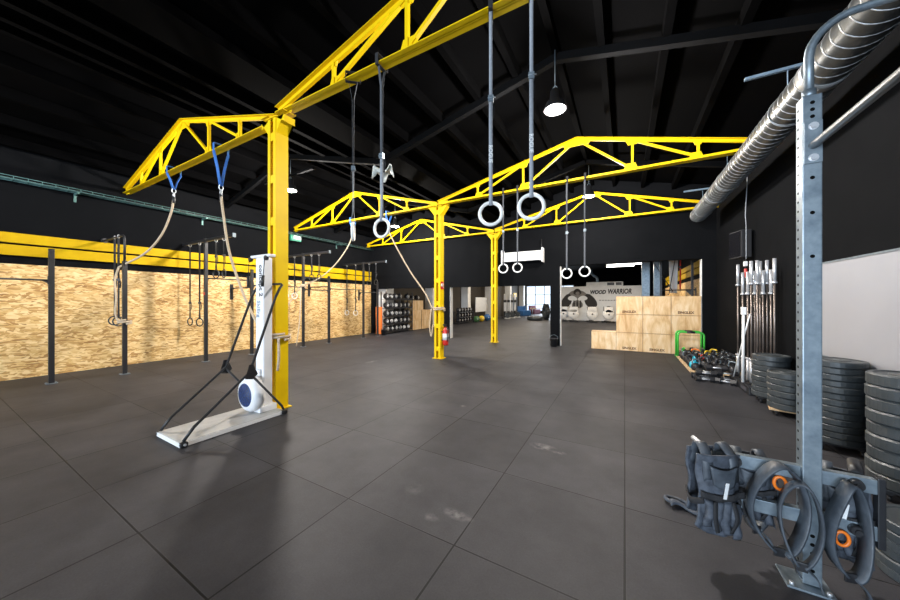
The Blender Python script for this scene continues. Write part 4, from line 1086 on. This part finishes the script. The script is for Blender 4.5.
# ------------------------------------------------------------------ the far hall: contents
r = root('low_rack', 'low black shelf rack by the first pale pilasters of the far hall', 'rack', (-9.9, 19.6, 0), PI/2)
for z in (.10, .45, .80): part(r, 'shelf', MB().bbox((0, 0, z), (2.3, .42, .03), .004), 'black')
for x in (-1.14, 1.14):
    for y in (-.2, .2): part(r, 'upright', MB().bbox((x, y, .44), (.05, .05, .88), .004), 'black')
k = 0
for z in (.115, .465, .815):
    for i in range(5):
        dup(bp, (-9.9, 18.72+.44*i, z+.001), 0, 'dark ball, %s shelf of the low far hall rack, %s from its near end' % (('bottom', 'middle', 'top')[round((z-.115)/.35)], ORD[i]), 'balls on the low rack')
r = root('notice_board', 'white board standing against the far hall wall between pilasters', 'board', (-10.2, 23.3, .70))
part(r, 'panel', MB().bbox((0, 0, .58), (.05, 2.2, 1.16), .008), 'white')
for yy_ in (-.9, .9): part(r, 'stand', MB().bbox((-.05, yy_, -.06), (.04, .05, 1.28), .004), 'black')
for (x, y, R_, mat_, lb) in ((-9.55, 20.95, .25, 'greenrub', 'dark green exercise ball below the white board in the far hall'), (-9.5, 21.75, .24, 'yellowrub', 'yellow exercise ball below the white board in the far hall'), (-9.5, 22.85, .28, 'bluerub', 'blue exercise ball beside the farthest column in the far hall')):
    q = root('exercise_ball', lb, 'ball', (x, y, 0)); part(q, 'ball', MB().sph((0, 0, R_*.95), R_, 20, (1, 1, .95)), mat_); part(q, 'plug', MB().cyl((R_*.72, -R_*.6, R_), (R_*.76, -R_*.66, R_), .03, 8), 'white')
# rowing machines stored upright
def rower(loc, rz, label):
    q = root('rowing_machine', label, 'rowing machine', loc, rz, 'rowing machines stored upright')
    part(q, 'rail', MB().bbox((0, 0, 1.25), (.16, .12, 1.9), .01), 'white')
    part(q, 'flywheel', MB().cyl((-.09, -.12, .36), (.09, -.12, .36), .26, 24), 'black')
    part(q, 'seat', MB().bbox((0, -.10, 1.55), (.28, .10, .22), .03), 'black')
    part(q, 'foot_bar', MB().cyl((-.24, .05, .04), (.24, .05, .04), .035, 10).bbox((0, 0, .20), (.06, .08, .40), .01), 'black')
    return q
rw = rower((-9.5, 27.0, 0), .6, 'rowing machine stored on end beside the farthest column, nearest one')
for i in range(3): dup(rw, (-9.5, 28.0+1.0*i, 0), .6, 'rowing machine stored on end beside the farthest column, %s one' % ('second', 'third', 'last')[i])
# more stored things, one by one
for i, (x, y) in enumerate(((-9.0, 26.2), (-8.9, 27.3), (-8.8, 28.5))):
    q = root('plate_rack', 'pale toaster rack holding dark plates before the rowing machines, %s' % ('nearest', 'middle', 'farthest')[i], 'rack', (x, y, 0), .4, 'plate racks in the far hall')
    part(q, 'frame', MB().bbox((0, 0, .05), (.5, 1.0, .05), .005).bbox((-.2, 0, .3), (.03, 1.0, .03), .004).bbox((.2, 0, .3), (.03, 1.0, .03), .004), 'pilaster')
    for k in range(5): part(q, 'plate', MB().cyl((0, -.4+.2*k-.03, .32), (0, -.4+.2*k+.03, .32), .225, 20), 'rubber')
q = root('yellow_sign', 'small yellow sign on the dark wall of the far hall', 'sign', (-10.3, 32.6, 2.2)); part(q, 'plate', MB().bbox((0, 0, 0), (.04, 1.0, .42), .006), 'yellow'); part(q, 'bracket', MB().box(-.56, -.02, -.04, .04, -.04, .04), 'steel')
def chair_sofa(loc, mat_, lb, rz):
    q = root('foam_block', lb, 'foam block', loc, rz)
    part(q, 'cushion', MB().bbox((0, 0, .28), (1.3, .8, .55), .06), mat_)
    part(q, 'backrest', MB().bbox((0, .33, .75), (1.3, .16, .5), .05), mat_)
chair_sofa((-9.3, 36.9, 0), 'purple', 'plum coloured padded seat in the far hall', 1.2)
chair_sofa((-9.2, 32.2, 0), 'bluerub', 'blue padded seat in the far hall', 1.2)
q = root('long_bench', 'long wooden bench below the far windows', 'bench', (-7.4, 34.5, 0), .2)
part(q, 'bench_seat', MB().bbox((0, 0, .72), (3.4, .5, .07), .01), 'pallet')
for s in (-1, 1): part(q, 'leg', MB().bbox((s*1.5, 0, .345), (.08, .45, .69), .008), 'black')
q = root('tractor_tyre', 'large tyre leaning on end near the far windows', 'tyre', (-5.75, 26.6, .0), .5)
part(q, 'tread', MB().torus((0, 0, .66), .46, .20, 'x', 32, 14), 'rubber')
m = MB()
for k in range(18):
    a = 2*PI*k/18; m.bbox((0, .65*math.cos(a), .66+.65*math.sin(a)), (.3, .05, .10), .005, (a, 0, 0))
part(q, 'lug', m, 'rubber2')
q = root('flat_tyre', 'dark tyre lying flat on the floor below the upright tyre', 'tyre', (-6.35, 25.4, 0)); part(q, 'tread', MB().torus((0, 0, .16), .50, .16, 'z', 32, 12), 'rubber'); part(q, 'rim_band', MB().torus((0, 0, .30), .42, .03, 'z', 28, 6), 'rubber2')
# fan bikes along the mural
def bike(loc, rz, label):
    q = root('fan_bike', label, 'exercise bike', loc, rz, 'pale fan bikes in front of the mural')
    part(q, 'fan_housing', MB().lathe([(.02, -.10), (.34, -.10), (.39, -.05), (.40, 0), (.39, .05), (.34, .10), (.02, .10)], (0, 0, .60), 28, 'y'), 'white')
    part(q, 'fan_hub', MB().cyl((0, -.11, .60), (0, .11, .60), .06, 16), 'black')
    part(q, 'base_bar', MB().bbox((0, -.28, .06), (.62, .09, .10), .02).bbox((0, .55, .05), (.55, .09, .09), .02).bbox((0, .15, .10), (.10, .9, .10), .02), 'black')
    part(q, 'frame', MB().tube([(0, -.05, .2), (0, .25, .45), (0, .48, .85)], .045, 10), 'white')
    part(q, 'seat', MB().bbox((0, .52, .90), (.24, .28, .08), .035), 'black')
    for s in (-1, 1): part(q, 'handlebar', MB().tube(smooth_path([(s*.22, -.02, .35), (s*.28, .0, .8), (s*.30, .1, 1.08), (s*.24, .22, 1.16)], 5), .022, 8), 'black')
    part(q, 'console', MB().bbox((0, .0, 1.12), (.22, .06, .16), .02, (-.4, 0, 0)), 'black')
    part(q, 'shroud', MB().bbox((0, -.02, .92), (.62, .16, .44), .06), 'white')
    return q
bk = bike((-4.15, 25.3, 0), .25, 'pale fan bike before the mural, far left beside the dark pier')
for i, (x, y) in enumerate(((-3.40, 25.2), (-2.11, 25.2), (-1.02, 25.1))):
    dup(bk, (x, y, 0), .25+.1*i, 'pale fan bike before the mural, %s' % ('second from the dark pier', 'third from the dark pier', 'next to the plywood boxes')[i])
q = root('rooftop_unit', 'white air unit lying on top of the mural wall', 'air conditioner', (-1.4, 27.6, 2.742))
part(q, 'casing', MB().bbox((0, 0, .17), (2.6, .8, .34), .03), 'white'); part(q, 'vent', MB().box(.2, .7, -.405, -.40, .06, .28).box(.8, 1.2, -.405, -.40, .06, .28), 'black')
part(q, 'flexible_pipe', MB().tube(smooth_path([(-.5, 0, .34), (-.55, 0, .7), (-.9, 0, 1.0), (-1.0, 0, 1.4)], 5), .10, 10), 'pipe_blue')
# rig and hanging gear right of the mural
for i, (x, y, lb) in enumerate(((.80, 16.0, 'wide galvanized column seen over the left pale boxes'), (1.28, 16.6, 'galvanized column seen over the centre pale boxes'), (1.0, 20.5, 'farther galvanized column half hidden over the pale boxes'))):
    q = root('steel_column', lb, 'column', (x, y, 0), 0, 'galvanized columns of the far hall')
    part(q, 'shaft', MB().bbox((0, 0, 2.5), (.30, .20, 5.0), .01), 'steel'); part(q, 'base_plate', MB().bbox((0, 0, .01), (.42, .32, .02), .003), 'steel')
q = root('hanging_banner', 'narrow white cloth banner hanging over the right pale boxes', 'banner', (1.78, 15.9, 4.99))
part(q, 'cloth', MB().sheet(lambda u, v: ((u-.5)*(.40-.16*v), .02*math.sin(8*u+3*v), -.05-3.0*v), 8, 12, .006), 'white'); part(q, 'rod', MB().cyl((-.25, 0, -.05), (.25, 0, -.05), .015, 8).cyl((0, 0, -.05), (0, 0, .01), .01, 8), 'black')
q = root('red_strap', 'thin red strap hanging beside the white banner', 'strap', (1.97, 15.6, 4.99)); part(q, 'webbing', MB().ribbon([(0, 0, 0), (.01, 0, -1.4), (0, 0, -2.9)], (1, 0, 0), .05, .004), 'red'); part(q, 'buckle', MB().bbox((0, 0, -2.0), (.07, .02, .08), .004), 'black')
for i, (a, b, lb) in enumerate((((.95, 15.0, 3.3), (1.65, 15.0, 2.0), 'black strap slanting before the galvanized columns'), ((1.86, 15.2, 4.0), (1.55, 15.2, 1.9), 'black strap slanting before the white banner'))):
    q = root('suspension_strap', lb, 'strap', b, 0, 'black suspension straps of the far hall')
    d = Vector(a)-Vector(b); part(q, 'webbing', MB().ribbon([(0, 0, 0), tuple(d), (d.x, 0, 5.0-b[2])], (0, 1, 0), .08, .02), 'black'); part(q, 'handle', MB().cyl((-.02, -.07, -.02), (-.02, .07, -.02), .02, 8), 'black')
q = root('squat_rack', 'black squat rack against the yellow striped wall of the far hall', 'rig', (1.2, 14.2, 0))
for x in (0, .95): part(q, 'upright', MB().bbox((x, 0, 1.55), (.07, .07, 3.1), .005), 'black')
part(q, 'cross_bar', MB().cyl((0, 0, 2.02), (1.05, 0, 2.02), .022, 10), 'black')
part(q, 'bracket', MB().prism([(.915, 2.0), (.915, 1.82), (.75, 2.0)], -.01, .01, 'xz').bbox((1.05, 0, 1.95), (.02, .12, .3), .003), 'black')

# ------------------------------------------------------------------ light from outside
w = bpy.data.worlds.new('daylight'); sc.world = w; w.use_nodes = True
bgn = w.node_tree.nodes['Background']; bgn.inputs[0].default_value = (.74, .86, 1, 1); bgn.inputs[1].default_value = 2.4
def window_light(name, loc, rot, sx_, sy_, e, col):
    l = bpy.data.lights.new(name, 'AREA'); l.shape = 'RECTANGLE'; l.size = sx_; l.size_y = sy_; l.energy = e; l.color = col
    o = bpy.data.objects.new(name, l); C.objects.link(o); o.location = loc; o.rotation_euler = rot
window_light('daylight_front', (-3.85, -13.1, 1.95), (-PI/2, 0, PI), 11.0, 3.5, 3400, (.70, .84, 1))
window_light('daylight_far', (-7.5, 38.7, 1.9), (PI/2, 0, PI), 4.2, 2.8, 500, (.85, .92, 1))

cam = bpy.data.cameras.new('camera'); co = bpy.data.objects.new('camera', cam); C.objects.link(co)
co.location = (0, 0, 1.65); co.rotation_euler = (PI/2, 0, math.radians(29.4))
cam.sensor_width = 36; cam.lens = 36*310/900; cam.clip_end = 200; cam.clip_start = .05
sc.camera = co
vs = sc.view_settings; vs.view_transform = 'Standard'; vs.look = 'None'; vs.gamma = 1; vs.use_curve_mapping = False; vs.exposure = 0
try: sc.cycles.use_denoising = True
except Exception: pass
sc.cycles.max_bounces = 8
